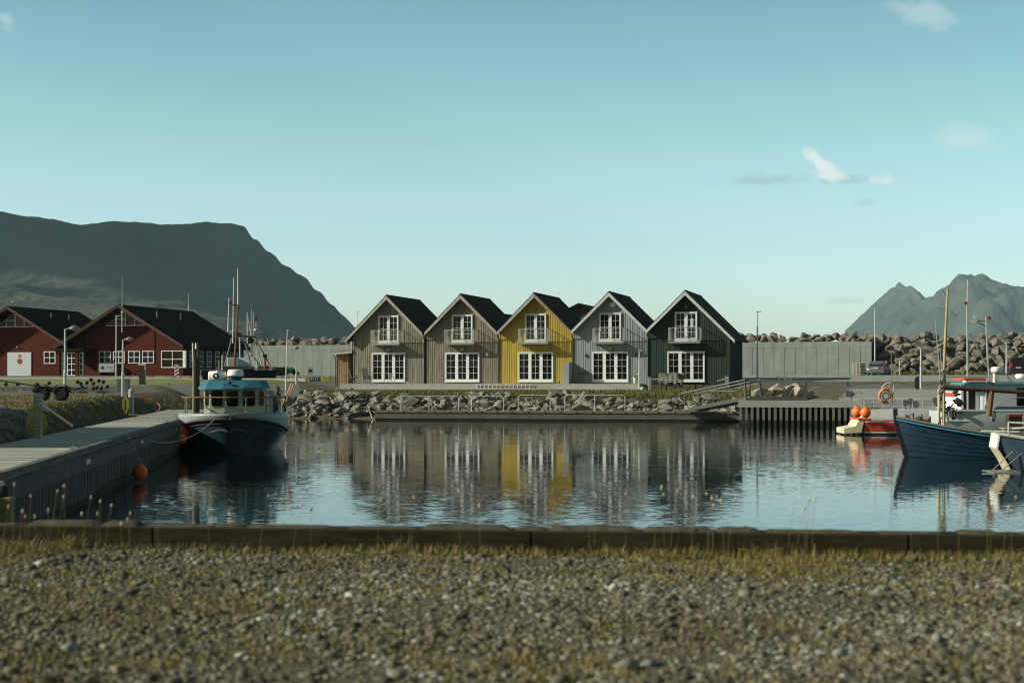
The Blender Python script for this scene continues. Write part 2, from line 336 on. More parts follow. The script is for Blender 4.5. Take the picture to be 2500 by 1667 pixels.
tag(hterrain('mountain', np.linspace(1000, 4200, 300), np.linspace(D2 - 2000, D2 - 100, 150), mk2(prB, D2 - 800, 1150, 33, 230), mt2), 'rocky ridge with a notched top', kind='structure')

# a bank of low cloud over the sea to the left, whose shade lies on the mountain
cm = M('cloud_white', (.8, .8, .8), 1.0, var=.05, scale=.002)
b = MB(); rc = random.Random(5)
for k in range(420):
    cx_ = rc.uniform(-5600, -2250); cy_ = rc.uniform(1250, 3300)
    edge = 1690 + 150 * math.sin(cx_ / 260) + 60 * math.sin(cx_ / 90) + (-(cx_ + 2750) * .2 if cx_ > -2750 else 0)
    if cy_ < edge and not (-4250 < cx_ < -3800 and cy_ > 1300): continue
    b.ball((cx_, cy_, 1500 + rc.uniform(-30, 60)), rc.uniform(70, 150), 10, .45)
tag(b.build('cloud', cm, smooth=True), 'low cloud bank outside the picture', kind='structure')

# ------------------------------------------------------------------ harbour land
edges_poly = [  # waterline corners and the steepness of the shore that starts there
    (-95, 22.5, 3), (-10.6, 22.5, 1.0), (-12.5, 36.5, 1.0), (-15.3, 54.8, 1.0), (-18.4, 75, 1.0), (-19.6, 83, .8), (-17.5, 86, .45), (-17.0, 96, .45), (-16.2, 104.6, .42),
    (-9.4, 104.4, .42), (15.0, 99.0, .42), (15.2, 92.6, 5.0), (64, 80.0, 3), (95, 80, 3), (95, 178, .6), (-95, 232, 3)]
PA = np.array([e[:2] for e in edges_poly], float)
def inside(X, Y):
    c = np.zeros(X.shape, bool)
    for i in range(len(PA)):
        x0, y0 = PA[i]; x1, y1 = PA[(i + 1) % len(PA)]
        if y0 == y1: continue
        k = ((y0 > Y) != (y1 > Y)) & (X < (x1 - x0) * (Y - y0) / (y1 - y0) + x0); c ^= k
    return c
def land(X, Y):
    X = np.asarray(X, float); Y = np.asarray(Y, float)
    q = Y + .279 * X
    zr = np.interp(q, [90, 95, 116.5, 118.2, 122, 130, 150, 174, 230], [1.44, 1.46, 2.2, 2.5, 2.6, 2.8, 3.1, 3.17, 3.2])
    zm = np.interp(q, [100, 107, 112, 118, 122, 130, 174, 230], [1.3, 1.5, 1.86, 1.92, 2.2, 2.75, 3.17, 3.2])
    zl = np.interp(Y, [20, 60, 80, 95, 96.2, 97, 118, 135, 230], [1.75, 1.74, 1.80, 1.95, 2.3, 2.34, 2.68, 3.02, 3.2])
    wl = sm((X + 13) / -6.0); wr = sm((X - 16.0) / 4.0)
    z = zm * (1 - wl) * (1 - wr) + zl * wl + zr * wr
    cap = np.full(X.shape, 99.0); ins = inside(X, Y); out = np.full(X.shape, 99.0)
    for i, (x0, y0, k) in enumerate(edges_poly):
        x1, y1 = PA[(i + 1) % len(PA)]; dx, dy = x1 - x0, y1 - y0
        u = np.clip(((X - x0) * dx + (Y - y0) * dy) / (dx * dx + dy * dy), 0, 1)
        d = np.hypot(X - x0 - u * dx, Y - y0 - u * dy); cap = np.minimum(cap, d * k); out = np.minimum(out, d)
    rough = (fbm(X / 2.2, Y / 2.2, 3, 2) - .5) * .12
    return np.where(ins, np.minimum(z, cap) + rough * np.clip((3.5 - cap) / 3, 0, .9), -out * .5)
def landz(x, y): return float(land(np.array([[x]]), np.array([[y]]))[0, 0])
GX = np.arange(-78, 78.01, .6); GY = np.arange(24, 200, .6)
gx, gy = np.meshgrid(GX, GY); GZ = land(gx, gy)
soil = M('soil_and_gravel', (.055, .047, .028), .95, var=.3, scale=1.3, rgb2=(.15, .13, .08), bump=.03, bscale=9, world=True, detail=8)
asph = M('asphalt', (.115, .115, .105), .9, var=.16, scale=.35, bump=.004, bscale=30, world=True, detail=8)
asph_l = M('pale_asphalt', (.24, .25, .225), .9, var=.12, scale=.5, bump=.003, bscale=30, world=True, detail=8)
lawnm = M('lawn_grass', (.12, .15, .03), .95, var=.2, scale=1.5, rgb2=(.21, .23, .045), bump=.02, bscale=25, world=True)
def sheet(name, pred, mat, dz=0.0):
    m = pred(gx, gy); keep = m[:-1, :-1] & m[1:, :-1] & m[:-1, 1:] & m[1:, 1:]
    nx = len(GX); idx = np.arange(gx.size).reshape(gx.shape); a = idx[:-1, :-1][keep]
    Fc = np.stack([a, a + 1, a + nx + 1, a + nx], 1); used, inv = np.unique(Fc, return_inverse=True)
    V = np.stack([gx.ravel(), gy.ravel(), GZ.ravel() + dz], 1)[used]
    o = fast_mesh(name, V, inv.reshape(Fc.shape), mat, True); return tag(o, kind='structure')
sheet('ground', lambda X, Y: GZ > -1.2, soil)
Q = lambda X, Y: Y + .279 * X
sheet('road', lambda X, Y: (Q(X, Y) > 118.6) & (Q(X, Y) < 173.5) & (X > 13), asph_l, .012)
sheet('ramp', lambda X, Y: (Q(X, Y) > 96) & (Q(X, Y) < 117.2) & (X > 19.5 + (Y - 92) * .25), asph, .012)
sheet('pavement', lambda X, Y: (X < -13) & (Y > 118) & (Q(X, Y) < 172), asph, .012)
sheet('lawn', lambda X, Y: (X < -12.0) & (Y > 97.5) & (Y < 117.4) & (X > -70) & (GZ > 2.15), lawnm, .02)
sheet('parking_lot', lambda X, Y: (Y > 30) & (Y < 54.5) & (X < -13.3 - (Y - 36) * .15), asph, .012)
sheet('quay_apron', lambda X, Y: (Q(X, Y) > 93.6) & (X > 16) & (Q(X, Y) < 96.4) | ((X > 18.6 + (Y - 88) * .26) & (X < 60) & (Y > 84) & (Q(X, Y) < 111.8) & (Q(X, Y) > 92)), asph_l, .022)

# haze over the fjord
vm = bpy.data.materials.new('haze_air'); vm.use_nodes = True; t = vm.node_tree; t.nodes.clear()
pv = N(t, 'ShaderNodeVolumePrincipled'); o = N(t, 'ShaderNodeOutputMaterial'); L(t, pv.outputs[0], o.inputs['Volume'])
pv.inputs['Color'].default_value = (.50, .80, .95, 1); pv.inputs['Density'].default_value = 0.000075; pv.inputs['Anisotropy'].default_value = 0.0
b = MB().box(-9400, 9400, -300, 9900, -9, 900); hz = b.build('haze', vm); tag(hz, 'thin pale sea haze', kind='stuff')

# ------------------------------------------------------------------ near bank
ZG = 1.14
gravm = M('gravel_bed', (.045, .040, .024), .95, var=.3, scale=14, rgb2=(.135, .12, .072), bump=.012, bscale=70, world=True, detail=8)
def gh(X, Y): return ZG + (fbm(X * .9, Y * .9, 4, 12) - .5) * .09 - sm((Y - 13.2) / .25) * .05 + (fbm(X * 9, Y * 9, 3, 5) - .5) * .022
gb = hterrain('gravel_ground', np.concatenate([np.linspace(-60, -8, 40), np.arange(-7.9, 7.9, .07), np.linspace(8, 60, 40)]), np.concatenate([np.linspace(-40, 3.5, 30), np.arange(3.6, 13.9, .07)]), gh, gravm); tag(gb, kind='structure')
# stones
ico = bmesh.new(); bmesh.ops.create_icosphere(ico, subdivisions=1, radius=1); iv = np.array([v.co[:] for v in ico.verts]); jf = np.array([[v.index for v in f.verts] for f in ico.faces]); ico.free()
def stones(name, n, rlo, rhi, seed, mat, power=2.6, zoff=.25):
    r_ = np.random.default_rng(seed); Y = 4.2 + (13.35 - 4.2) * r_.random(n) ** .85; X = (r_.random(n) * 2 - 1) * (.36 * Y + .6)
    kp = r_.random(n) < np.clip((fbm(X * 1.3, Y * 1.6, 4, 77) - .30) * 4.2, .42, 1); X, Y = X[kp], Y[kp]; n = len(X)   # bare gritty patches between the stones
    rr = rlo + (rhi - rlo) * r_.random(n) ** power; ang = r_.random(n) * 6.28; sc_ = np.stack([.8 + .6 * r_.random(n), .7 + .4 * r_.random(n), .45 + .4 * r_.random(n)], 1)
    jit = 1 + (r_.random((n, 12, 1)) - .5) * .95
    P = iv[None] * jit * sc_[:, None] * rr[:, None, None]
    c, s = np.cos(ang)[:, None], np.sin(ang)[:, None]; tl = (r_.random(n)[:, None] - .5) * .9
    x = P[..., 0] * c - P[..., 1] * s; y = P[..., 0] * s + P[..., 1] * c; z = P[..., 2] + x * tl * .5
    G = gh(X, Y); V = np.stack([x + X[:, None], y + Y[:, None], z + (G + rr * zoff)[:, None]], 2).reshape(-1, 3)
    Fc = (jf[None] + (np.arange(n) * 12)[:, None, None]).reshape(-1, 3)
    o = fast_mesh(name, V, Fc, mat)
    at = o.data.attributes.new('tone', 'FLOAT', 'POINT'); tn = np.clip(r_.random(n) * .72 + (fbm(X * .8, Y * 1.1, 3, 31) - .38) * .55 + .22 * (r_.random(n) > .93), 0, 1); at.data.foreach_set('value', np.repeat(tn, 12).astype(np.float32)); return o
def tone_mat(name, stops, rough=.85, mottled=60):
    m = bpy.data.materials.new(name); m.use_nodes = True; t = m.node_tree; t.nodes.clear()
    p = N(t, 'ShaderNodeBsdfPrincipled'); o = N(t, 'ShaderNodeOutputMaterial'); L(t, p.outputs[0], o.inputs[0]); p.inputs['Roughness'].default_value = rough
    a = N(t, 'ShaderNodeAttribute', attribute_name='tone'); c = ramp(t, a.outputs['Fac'], stops)
    no = N(t, 'ShaderNodeTexNoise'); L(t, N(t, 'ShaderNodeNewGeometry').outputs['Position'], no.inputs[0]); no.inputs['Scale'].default_value = mottled
    L(t, mix_c(t, math_n(t, 'MULTIPLY', no.outputs[0], .9), c, (.03, .032, .025), 'MIX') if False else mix_c(t, .5, c, mix_c(t, no.outputs[0], (.25, .25, .25), (1.6, 1.6, 1.6)), 'MULTIPLY'), p.inputs['Base Color'])
    return m
stm = tone_mat('pebble_stone', [(0, (.035, .032, .024)), (.30, (.10, .094, .062)), (.55, (.16, .15, .10)), (.68, (.19, .175, .09)), (.80, (.24, .26, .25)), (1, (.44, .48, .44))])
stm2 = tone_mat('coarse_stone', [(0, (.028, .026, .02)), (.4, (.080, .074, .048)), (.7, (.14, .13, .085)), (.9, (.21, .23, .21)), (1, (.44, .48, .44))])
tag(stones('gravel', 105000, .004, .027, 1, stm, 3.0, .02), 'grey and mossy gravel stones', kind='stuff')
tag(stones('cobbles', 5200, .018, .055, 2, stm2, 2.4, .0), 'larger stones lying in the gravel', kind='stuff')

def blades(name, pts, hlo, hhi, wd, mat, seed=0, lean=.45, seg=2):
    r_ = np.random.default_rng(seed); n = len(pts); P = np.asarray(pts, float); h = hlo + (hhi - hlo) * r_.random(n) ** 1.5
    if P.shape[1] == 4: h *= P[:, 3]
    a = r_.random(n) * 6.28; dx, dy = np.cos(a), np.sin(a); le = (r_.random(n) * lean + .05) * h; wdn = wd * (.6 + .8 * r_.random(n))
    fx = -dy * wdn * .5; fy = dx * wdn * .5; rings = []
    for k in range(seg + 1):
        u = k / seg; cx_ = P[:, 0] + dx * le * u ** 1.8; cy_ = P[:, 1] + dy * le * u ** 1.8; cz_ = P[:, 2] + h * (u - .12 * u * u)
        ww = 1 - .85 * u; rings.append(np.stack([np.stack([cx_ - fx * ww, cy_ - fy * ww, cz_], 1), np.stack([cx_ + fx * ww, cy_ + fy * ww, cz_], 1)], 1))
    V = np.stack(rings, 1).reshape(-1, 3); st = (seg + 1) * 2; base = np.arange(n) * st
    Fc = np.concatenate([np.stack([base + 2 * k, base + 2 * k + 1, base + 2 * k + 3, base + 2 * k + 2], 1) for k in range(seg)])
    o = fast_mesh(name, V, Fc, mat)
    at = o.data.attributes.new('tone', 'FLOAT', 'POINT'); at.data.foreach_set('value', np.repeat(r_.random(n), st).astype(np.float32)); return o
grass_y = tone_mat('dry_grass', [(0, (.06, .06, .015)), (.4, (.15, .145, .028)), (.75, (.28, .22, .065)), (1, (.42, .32, .14))], .8, 3)
grass_g = tone_mat('shore_grass', [(0, (.035, .045, .012)), (.45, (.095, .11, .022)), (.8, (.19, .185, .035)), (1, (.28, .23, .08))], .85, 2)
mossm = tone_mat('moss_tuft', [(0, (.07, .075, .02)), (.5, (.16, .145, .03)), (1, (.36, .30, .06))], .9, 8)
ky_pre = lambda x: 13.2 - .0934 * x
# low moss and grass in the gravel
pts = []
for _ in range(3300):
    y = 4.3 + 8.9 * random.random() ** .8; x = (random.random() * 2 - 1) * (.36 * y + .5)
    if vnoise(np.array([x * 1.1]), np.array([y * 1.3]), 4)[0] < .40 + .12 * random.random(): continue
    for k in range(random.randint(14, 46)):
        a = random.random() * 6.28; d = random.random() ** .6 * .13; pts.append((x + math.cos(a) * d, y + math.sin(a) * d))
pts = np.array(pts); z = gh(pts[:, 0], pts[:, 1]); tag(blades('moss', np.column_stack([pts, z]), .008, .03, .009, mossm, 3, .9, 1), 'yellow green moss between the gravel', kind='stuff')
pts = []
for _ in range(2800):
    x = random.uniform(-5.4, 5.4); y = 13.28 - random.random() ** 1.7 * 1.9; d0 = vnoise(np.array([x * .9 + 7]), np.array([3.0]), 8)[0]
    if random.random() > d0 * 2.6 - .85 - (13.28 - y) * .25: continue
    s = random.uniform(.4, 1.0) * (1.3 if y > 12.9 else .6)
    for k in range(random.randint(16, 46)):
        a = random.random() * 6.28; d = random.random() ** .6 * .11; pts.append((x + math.cos(a) * d, min(13.3, y + math.sin(a) * d), 0, s))
P4 = np.array(pts); P4[:, 2] = gh(P4[:, 0], P4[:, 1]); tag(blades('grass', P4, .025, .15, .0065, grass_y, 4, .8), 'yellow grass tufts along the near kerb', kind='stuff')
pts = []
for _ in range(9000):
    x = random.uniform(-5.4, 5.4); pts.append((x, min(13.34, ky_pre(x) - .02 - random.random() ** 2 * .28)))
pts = np.array(pts); z = gh(pts[:, 0], pts[:, 1]); tag(blades('kerb_grass', np.column_stack([pts, z]), .02, .10, .007, grass_y, 21, .9), 'short yellow grass growing along the foot of the near beam', kind='stuff')
pts = []
for _ in range(420):
    y = 5 + 8.2 * random.random() ** .7; x = (random.random() * 2 - 1) * (.36 * y + .4)
    if vnoise(np.array([x * .8 + 3]), np.array([y * .9]), 19)[0] < .60: continue
    for k in range(random.randint(20, 70)):
        a = random.random() * 6.28; d = random.random() ** .6 * .16; pts.append((x + math.cos(a) * d, y + math.sin(a) * d))
pts = np.array(pts); z = gh(pts[:, 0], pts[:, 1]); tag(blades('straw', np.column_stack([pts, z]), .015, .07, .006, grass_y, 8, 1.1, 1), 'flattened straw coloured grass in the gravel', kind='stuff')
# tall seed-head grasses in front of the kerb
stems = MB(); heads = MB()
sp = [(35, 1185), (55, 1250), (20, 1238), (62, 1262), (75, 1212), (118, 1248), (140, 1200), (157, 1188), (155, 1214), (222, 1215), (245, 1225), (238, 1255), (272, 1235), (318, 1255), (312, 1270), (296, 1280), (385, 1222), (85, 1262), (508, 1256), (655, 1212), (200, 1256), (1620, 1208), (1692, 1214), (1725, 1206), (1738, 1218), (1750, 1214), (1760, 1224), (1742, 1234), (1615, 1192), (1653, 1200), (1795, 1218), (1455, 1214), (1450, 1206), (1528, 1206), (1120, 1200), (1170, 1236), (760, 1245), (735, 1236), (1940, 1225), (1965, 1240), (1975, 1222), (1990, 1218), (1960, 1250), (2430, 1190), (2290, 1236), (2350, 1225), (2480, 1215), (2462, 1240), (2410, 1250), (930, 1222), (1010, 1216)]
for i, (hx, hy) in enumerate(sp):
    d = random.uniform(12.2, 13.1); top = Vector(W(hx, hy, d)); bx = top.x + random.uniform(-.09, .05); by = d - .02; bz = ZG - .02
    mid = Vector(((bx + top.x) / 2 - .012, d, (bz + top.z) / 2)); c_ = []
    for k in range(6):
        u = k / 5; c_.append(Vector((bx, by, bz)) * (1 - u) ** 2 + mid * 2 * u * (1 - u) + top * u * u)
    stems.tube(c_, .0012, 4)
    ax = (c_[-1] - c_[-2]).normalized(); L_ = random.uniform(.026, .046); r0 = random.uniform(.006, .010)
    a_ = ax.cross(Vector((0, 1, 0))).normalized(); rings = []
    for k in range(7):
        u = k / 6; rr = r0 * math.sin(math.pi * (.08 + .86 * u)) ; cc = top + ax * (L_ * (u - .3))
        rings.append([tuple(cc + a_ * (rr * math.cos(q_)) + Vector((0, 1, 0)) * (rr * math.sin(q_))) for q_ in [2 * math.pi * m / 8 for m in range(8)]])
    heads.loft(rings, closed=True, caps=True)
tg = stems.build('tall_grass', M('dry_stem', (.16, .13, .06), .8)); tag(tg, 'tall dry grass stems with pale seed heads', kind='stuff')
heads.build('seed_head', M('seed_head', (.52, .44, .33), .95, var=.2, scale=60), tg, smooth=True)

# near kerb wall: weathered timber beam with slabs laid on top
kerb = thing('quay_edge_beam', 'dark weathered timber beam along the near quay edge', 'quay edge', (0, 0, 0))
yl, yr = 13.62, 12.78
ang = math.atan2(yr - yl, 9.0)
def ky(x): return (yl + yr) / 2 + x * math.tan(ang)
bw = M('wet_dark_timber', (.036, .032, .021), 1.0, spec=.03, var=.35, scale=3, stretch=(.6, 5, 5), bump=.006, bscale=20)
capm = M('lichen_timber', (.075, .072, .055), 1.0, spec=.05, var=.35, scale=9, bump=.006, bscale=40)
x = -9.0; k = 0
while x < 9.0:
    ln = random.uniform(2.6, 3.4); m = MB()
    m.cbox((x + ln / 2, ky(x + ln / 2) + .16, ZG + .02 + random.uniform(-.004, .004)), (ln + .004, .30, .34), ang + random.uniform(-.002, .002)); m.build('beam', bw, kerb, bevel=.012); x += ln
x = -9.0
while x < 9.0:
    ln = random.uniform(.25, .85); hgt = random.choice([.012, .02, .03, .04, .05]); m = MB(); n = 10
    for (a0, a1) in ((0, 1),):
        ring = []
        for j in range(n + 1):
            u = j / n; e_ = min(1, min(u, 1 - u) * ln / .07) ** .5; ring.append((x + u * ln, ky(x + u * ln), e_))
        z0 = ZG + .185
        m.loft([[(px_, py_ + .03 + .01 * random.random(), z0) for px_, py_, e_ in ring], [(px_, py_ + .05, z0 + hgt * e_ * random.uniform(.75, 1)) for px_, py_, e_ in ring],
                [(px_, py_ + .27, z0 + hgt * e_ * random.uniform(.75, 1)) for px_, py_, e_ in ring], [(px_, py_ + .29, z0) for px_, py_, e_ in ring]], closed=False)
    m.build('cap_slab', capm, kerb, smooth=True); x += ln + random.choice([.01, .02, .04, .10])
nq = MB().add([(-60, ky(-60) + .3, 1.1), (60, ky(60) + .3, 1.1), (60, ky(60) + .3, -2), (-60, ky(-60) + .3, -2)], [(0, 1, 2, 3)]); tag(nq.build('quay_face', bw, fix=False), kind='structure')

# ------------------------------------------------------------------ boulders
hulls = []
for k in range(14):
    bm = bmesh.new(); r_ = random.Random(100 + k)
    for i in range(11 + k % 4):
        v = Vector((r_.gauss(0, 1), r_.gauss(0, 1), r_.gauss(0, 1))).normalized() * r_.uniform(.75, 1.1); v.x *= 1.25; v.z *= .78; bm.verts.new(v)
    res = bmesh.ops.convex_hull(bm, input=bm.verts[:]); bmesh.ops.delete(bm, geom=[g for g in res['geom_interior'] if isinstance(g, bmesh.types.BMVert)], context='VERTS')
    bmesh.ops.bevel(bm, geom=bm.edges[:], offset=.03, segments=1, affect='EDGES', profile=.5)
    bmesh.ops.recalc_face_normals(bm, faces=bm.faces); bm.verts.index_update()
    hulls.append(bm)
def hull_mesh(k, mat, nm):
    me = bpy.data.meshes.new(nm); hulls[k].to_mesh(me); me.materials.append(mat); return me
rock_b = M('brown_boulder_rock', (.075, .068, .055), .95, var=.3, scale=1.4, rgb2=(.25, .23, .19), bump=.03, bscale=6, detail=8)
rock_g = M('grey_shore_rock', (.095, .092, .078), .9, var=.3, scale=1.8, rgb2=(.31, .30, .255), bump=.03, bscale=7, detail=8)
rock_w = M('pale_rock', (.31, .30, .25), .9, var=.25, scale=2, bump=.02, bscale=8)
RK = []   # (size on picture, loc, radius, kind)
def seaw(s, back=0.0): return (33.4 - .963 * s + .269 * back, 165 + .269 * s + .963 * back)   # s metres left of the 2000 px column
s = -34.0
while s < 92:
    x, y = seaw(s); px = CX + x / y * F
    if px > 2127:                                                  # open rock slope
        for row in range(10):
            u = (row + random.uniform(-.35, .35)) / 9; r = random.uniform(.42, .92) * (1.0 if row else .8)
            bx, by = seaw(s + random.uniform(-.8, .8), u * 4.2 + .2); RK.append((bx, by, 3.15 + r * .35 + max(0, u) * 3.9, r, 'b'))
        s += .98
    else:
        if px < 880 or px > 1790 or random.random() < .25:
            for row in range(2):
                r = random.uniform(.45, .85); bx, by = seaw(s + random.uniform(-.5, .5), .9 + row * 1.3); RK.append((bx, by, 6.85 + r * .2 + row * .35, r, 'b'))
        s += .85
def shore_pt(s):                                                   # along the far shore, s from the left corner
    a = Vector((-9.4, 104.4)); c = Vector((15.0, 99.0)); u = s / 25.0
    return a.lerp(c, u)
for k in range(1050):                                               # shore under the houses
    sx = random.uniform(-7.5, 25.5); d = random.random() ** .9 * 4.4
    p2 = shore_pt(max(sx, 0)) if sx > 0 else Vector((-9.4 + sx, 104.5 - .03 * sx))
    if d > 3.1 and vnoise(np.array([sx * .4]), np.array([1.0]), 3)[0] < .50: continue
    if sx > 13.5 and d > 2.5 and random.random() < .8: continue
    x, y = p2.x + d * .25, p2.y + d * .97; r = random.uniform(.13, .34) if random.random() < .8 else random.uniform(.34, .58)
    RK.append((x, y, landz(x, y) + r * .25, r, 'g'))
for k in range(75):                                                # corner beyond the pier
    x = random.uniform(-18.5, -14.5); y = random.uniform(86, 104); r = random.uniform(.2, .42); z = landz(x, y)
    if -.3 < z < 1.8: RK.append((x, y, z + r * .2, r, 'g'))
for (px, py, r) in [(1858, 960, .58), (1893, 955, .6), (1926, 955, .55), (1945, 962, .75), (1880, 972, .4), (1966, 968, .5), (1838, 970, .4), (1990, 972, .25), (1868, 974, .35)]:
    x, y, z = W(px, py, 95.0); RK.append((x, y, z, r, 'w'))
RK.sort(key=lambda a: -a[3] / a[1])
gm = {'b': rock_b, 'g': rock_g, 'w': rock_w}; cache = {}; rest = {'b': MB(), 'g': MB(), 'w': MB()}; cnt = 0
lab = {'b': ('brown angular boulder in the breakwater rock pile', 'boulders of the breakwater'), 'g': ('grey rough rock on the shore slope below the houses', 'rocks on the shore slope'), 'w': ('pale rounded boulder beside the flat gangway', 'pale boulders by the gangway')}
for (x, y, z, r, kd) in RK:
    k = random.randrange(14); eul = (random.uniform(-.5, .5), random.uniform(-.5, .5), random.uniform(0, 6.28)); sc3 = (r * random.uniform(.9, 1.25), r * random.uniform(.8, 1.1), r * random.uniform(.8, 1.1))
    if cnt < 300:
        key = (k, kd)
        if key not in cache: cache[key] = hull_mesh(k, gm[kd], 'boulder')
        o = bpy.data.objects.new('boulder' if kd != 'g' else 'shore_rock', cache[key]); COL.objects.link(o); o.location = (x, y, z); o.rotation_euler = eul; o.scale = sc3
        tag(o, lab[kd][0], 'boulder' if kd != 'g' else 'rock', lab[kd][1]); cnt += 1
    else:
        from mathutils import Euler
        m4 = Matrix.LocRotScale(Vector((x, y, z)), Euler(eul), Vector(sc3)); hm = hulls[k]
        rest[kd].add([m4 @ v.co for v in hm.verts], [[v.index for v in f.verts] for f in hm.faces])
for kd in rest:
    if rest[kd].v: tag(rest[kd].build('small_rocks', gm[kd]), {'b': 'smaller brown rocks filling the breakwater', 'g': 'small grey rocks along the waterline', 'w': 'pale rocks'}[kd], kind='stuff')
# dark core behind the rocks
core = MB(); pr_ = []
for (s, b0, z0, b1, z1) in [(-40, .6, 3.0, 4.6, 6.9), (-5.6, .6, 3.0, 4.6, 6.9)]:
    p0 = seaw(s, b0); p1 = seaw(s, b1); p2 = seaw(s, 12); pr_.append([(p0[0], p0[1], z0), (p1[0], p1[1], z1), (p2[0], p2[1], z1), (p2[0], p2[1], -1)])
for s in (-5.5, 95):
    p0 = seaw(s, .5); p1 = seaw(s, .6); p2 = seaw(s, 12); pr_.append([(p0[0], p0[1], 3.0), (p1[0], p1[1], 6.7), (p2[0], p2[1], 6.9), (p2[0], p2[1], -1)])
core.loft(pr_); tag(core.build('breakwater_core', rock_b), kind='structure')

# grasses on land
def patch(name, fn, n, hlo, hhi, wd, mat, label, seed):
    r_ = random.Random(seed); P = []
    while len(P) < n:
        x, y = fn(r_)
        for k in range(12): P.append((x + r_.gauss(0, .12), y + r_.gauss(0, .12)))
    P = np.array(P); z = land(P[:, 0], P[:, 1]); tag(blades(name, np.column_stack([P, z]), hlo, hhi, wd, mat, seed), label, kind='stuff')
def f_shore(r_):
    while True:
        s = r_.uniform(-7, 25); d = r_.uniform(1.4, 8.0); p2 = shore_pt(s); x, y = p2.x + d * .25, p2.y + d * .97
        if d > 3.6 or random.random() < (.28 if s < 13 else .9): 
            if vnoise(np.array([x * .5]), np.array([y * .5]), 14)[0] > .22: return x, y
patch('shore_grass', f_shore, 60000, .08, .34, .035, grass_g, 'rough green grass on the bank below the houses', 11)
patch('lot_grass', lambda r_: (r_.uniform(-26, -17.4), r_.choice([r_.uniform(57, 60.5), r_.uniform(67, 82)])) if r_.random() < .7 else (r_.uniform(-19.5, -16.0), r_.choice([r_.uniform(52, 61), r_.uniform(67, 74)])), 22000, .03, .12, .02, grass_y, 'dry yellow grass around the boat trailers', 12)
patch('corner_grass', lambda r_: (r_.uniform(-21, -15.5), r_.uniform(82, 101)), 6000, .06, .25, .03, grass_g, 'rough grass at the landward end of the pier', 13)
def f_bw(r_):
    s = r_.uniform(-26, -8); b = r_.uniform(-1.2, .5); x, y = seaw(s, b); return x, y
patch('verge_grass', f_bw, 5000, .15, .6, .06, grass_g, 'green weeds at the foot of the breakwater', 15)
patch('bank_grass', lambda r_: (lambda y: (-12.5 - (y - 36.5) * .155 - r_.uniform(.2, 1.7), y))(r_.uniform(30, 80)), 9000, .04, .16, .02, grass_g, 'sparse grass on the dark bank beside the pier', 16)

# ------------------------------------------------------------------ seawall
wall = thing('concrete_seawall', 'long grey panelled concrete seawall behind the houses', 'seawall', (33.4, 165, 3.1), RZ)
# local x along U (right), y depth
ex = (2128 - CX) / F; fx_ = (ex * 165 - 33.4) / (U[0] - ex * U[1]); PW = 1.16; m = MB(); mj = MB(); x = fx_; k = 0
while x > -94:
    m.box(x - PW + .02, x - .02, 0, .35, 0, 3.08); k += 1
    x -= PW
x = fx_
while x > -94: m.box(x - PW * 3 + .012, x - .012, -.012, .37, 3.10, 3.72); x -= PW * 3
m.build('wall_panel', conc_wall, wall); mj.box(-94, fx_, .05, .30, 0, 3.7); mj.build('joint_core', M('joint_dark', (.07, .07, .06), .95), wall)

# ------------------------------------------------------------------ the five gabled houses
RIDGE, SL, FLZ = 7.17, .985, 2.33
def window_unit(par, x0, x1, z0, z1, leaves, yf, name, cols=2, rows=4, handle=True, st=.16):
    f = MB(); w_ = (x1 - x0); fr = .07
    f.box(x0, x1, yf - .05, yf + .08, z1 - fr, z1); f.box(x0, x1, yf - .05, yf + .08, z0, z0 + .10)
    f.box(x0, x0 + fr, yf - .048, yf + .08, z0 + .10, z1 - fr); f.box(x1 - fr, x1, yf - .048, yf + .08, z0 + .10, z1 - fr)
    f.box(x0 - .04, x1 + .04, yf - .09, yf + .0, z0 - .045, z0 - .002)
    lw = (w_ - 2 * fr) / leaves; g = MB(); mu = MB()
    for i in range(leaves):
        a = x0 + fr + i * lw; b_ = a + lw; sl_ = st if i > 0 else .045; sr = st if i < leaves - 1 else .045
        sl_ = st * .5 + .045 if i > 0 else .055; sr = st * .5 + .045 if i < leaves - 1 else .055
        f.box(a, a + sl_, yf - .035, yf + .05, z0 + .10, z1 - fr); f.box(b_ - sr, b_, yf - .035, yf + .05, z0 + .10, z1 - fr)
        f.box(a + sl_, b_ - sr, yf - .033, yf + .05, z0 + .10, z0 + .19); f.box(a + sl_, b_ - sr, yf - .033, yf + .05, z1 - fr - .07, z1 - fr)
        ga, gb, gz0, gz1 = a + sl_, b_ - sr, z0 + .19, z1 - fr - .07
        g.box(ga, gb, yf + .012, yf + .03, gz0, gz1)
        for c in range(1, cols): xx = ga + (gb - ga) * c / cols; mu.box(xx - .010, xx + .010, yf - .012, yf + .010, gz0, gz1)
        for r in range(1, rows): zz = gz0 + (gz1 - gz0) * r / rows; mu.box(ga, gb, yf - .010, yf + .010, zz - .010, zz + .010)
    o = f.build(name, white_w, par); g.build('pane', glass, o); mu.build('glazing_bar', white_w, o)
    if handle and leaves > 1:
        h = MB(); xx = x0 + fr + lw * (leaves - 1) + .02; h.rod((xx, yf - .07, z0 + 1.05), (xx + .12, yf - .07, z0 + 1.05), .015); h.rod((xx, yf - .07, z0 + 1.05), (xx, yf - .03, z0 + 1.05), .012); h.build('handle', dsteel, o)
    return o
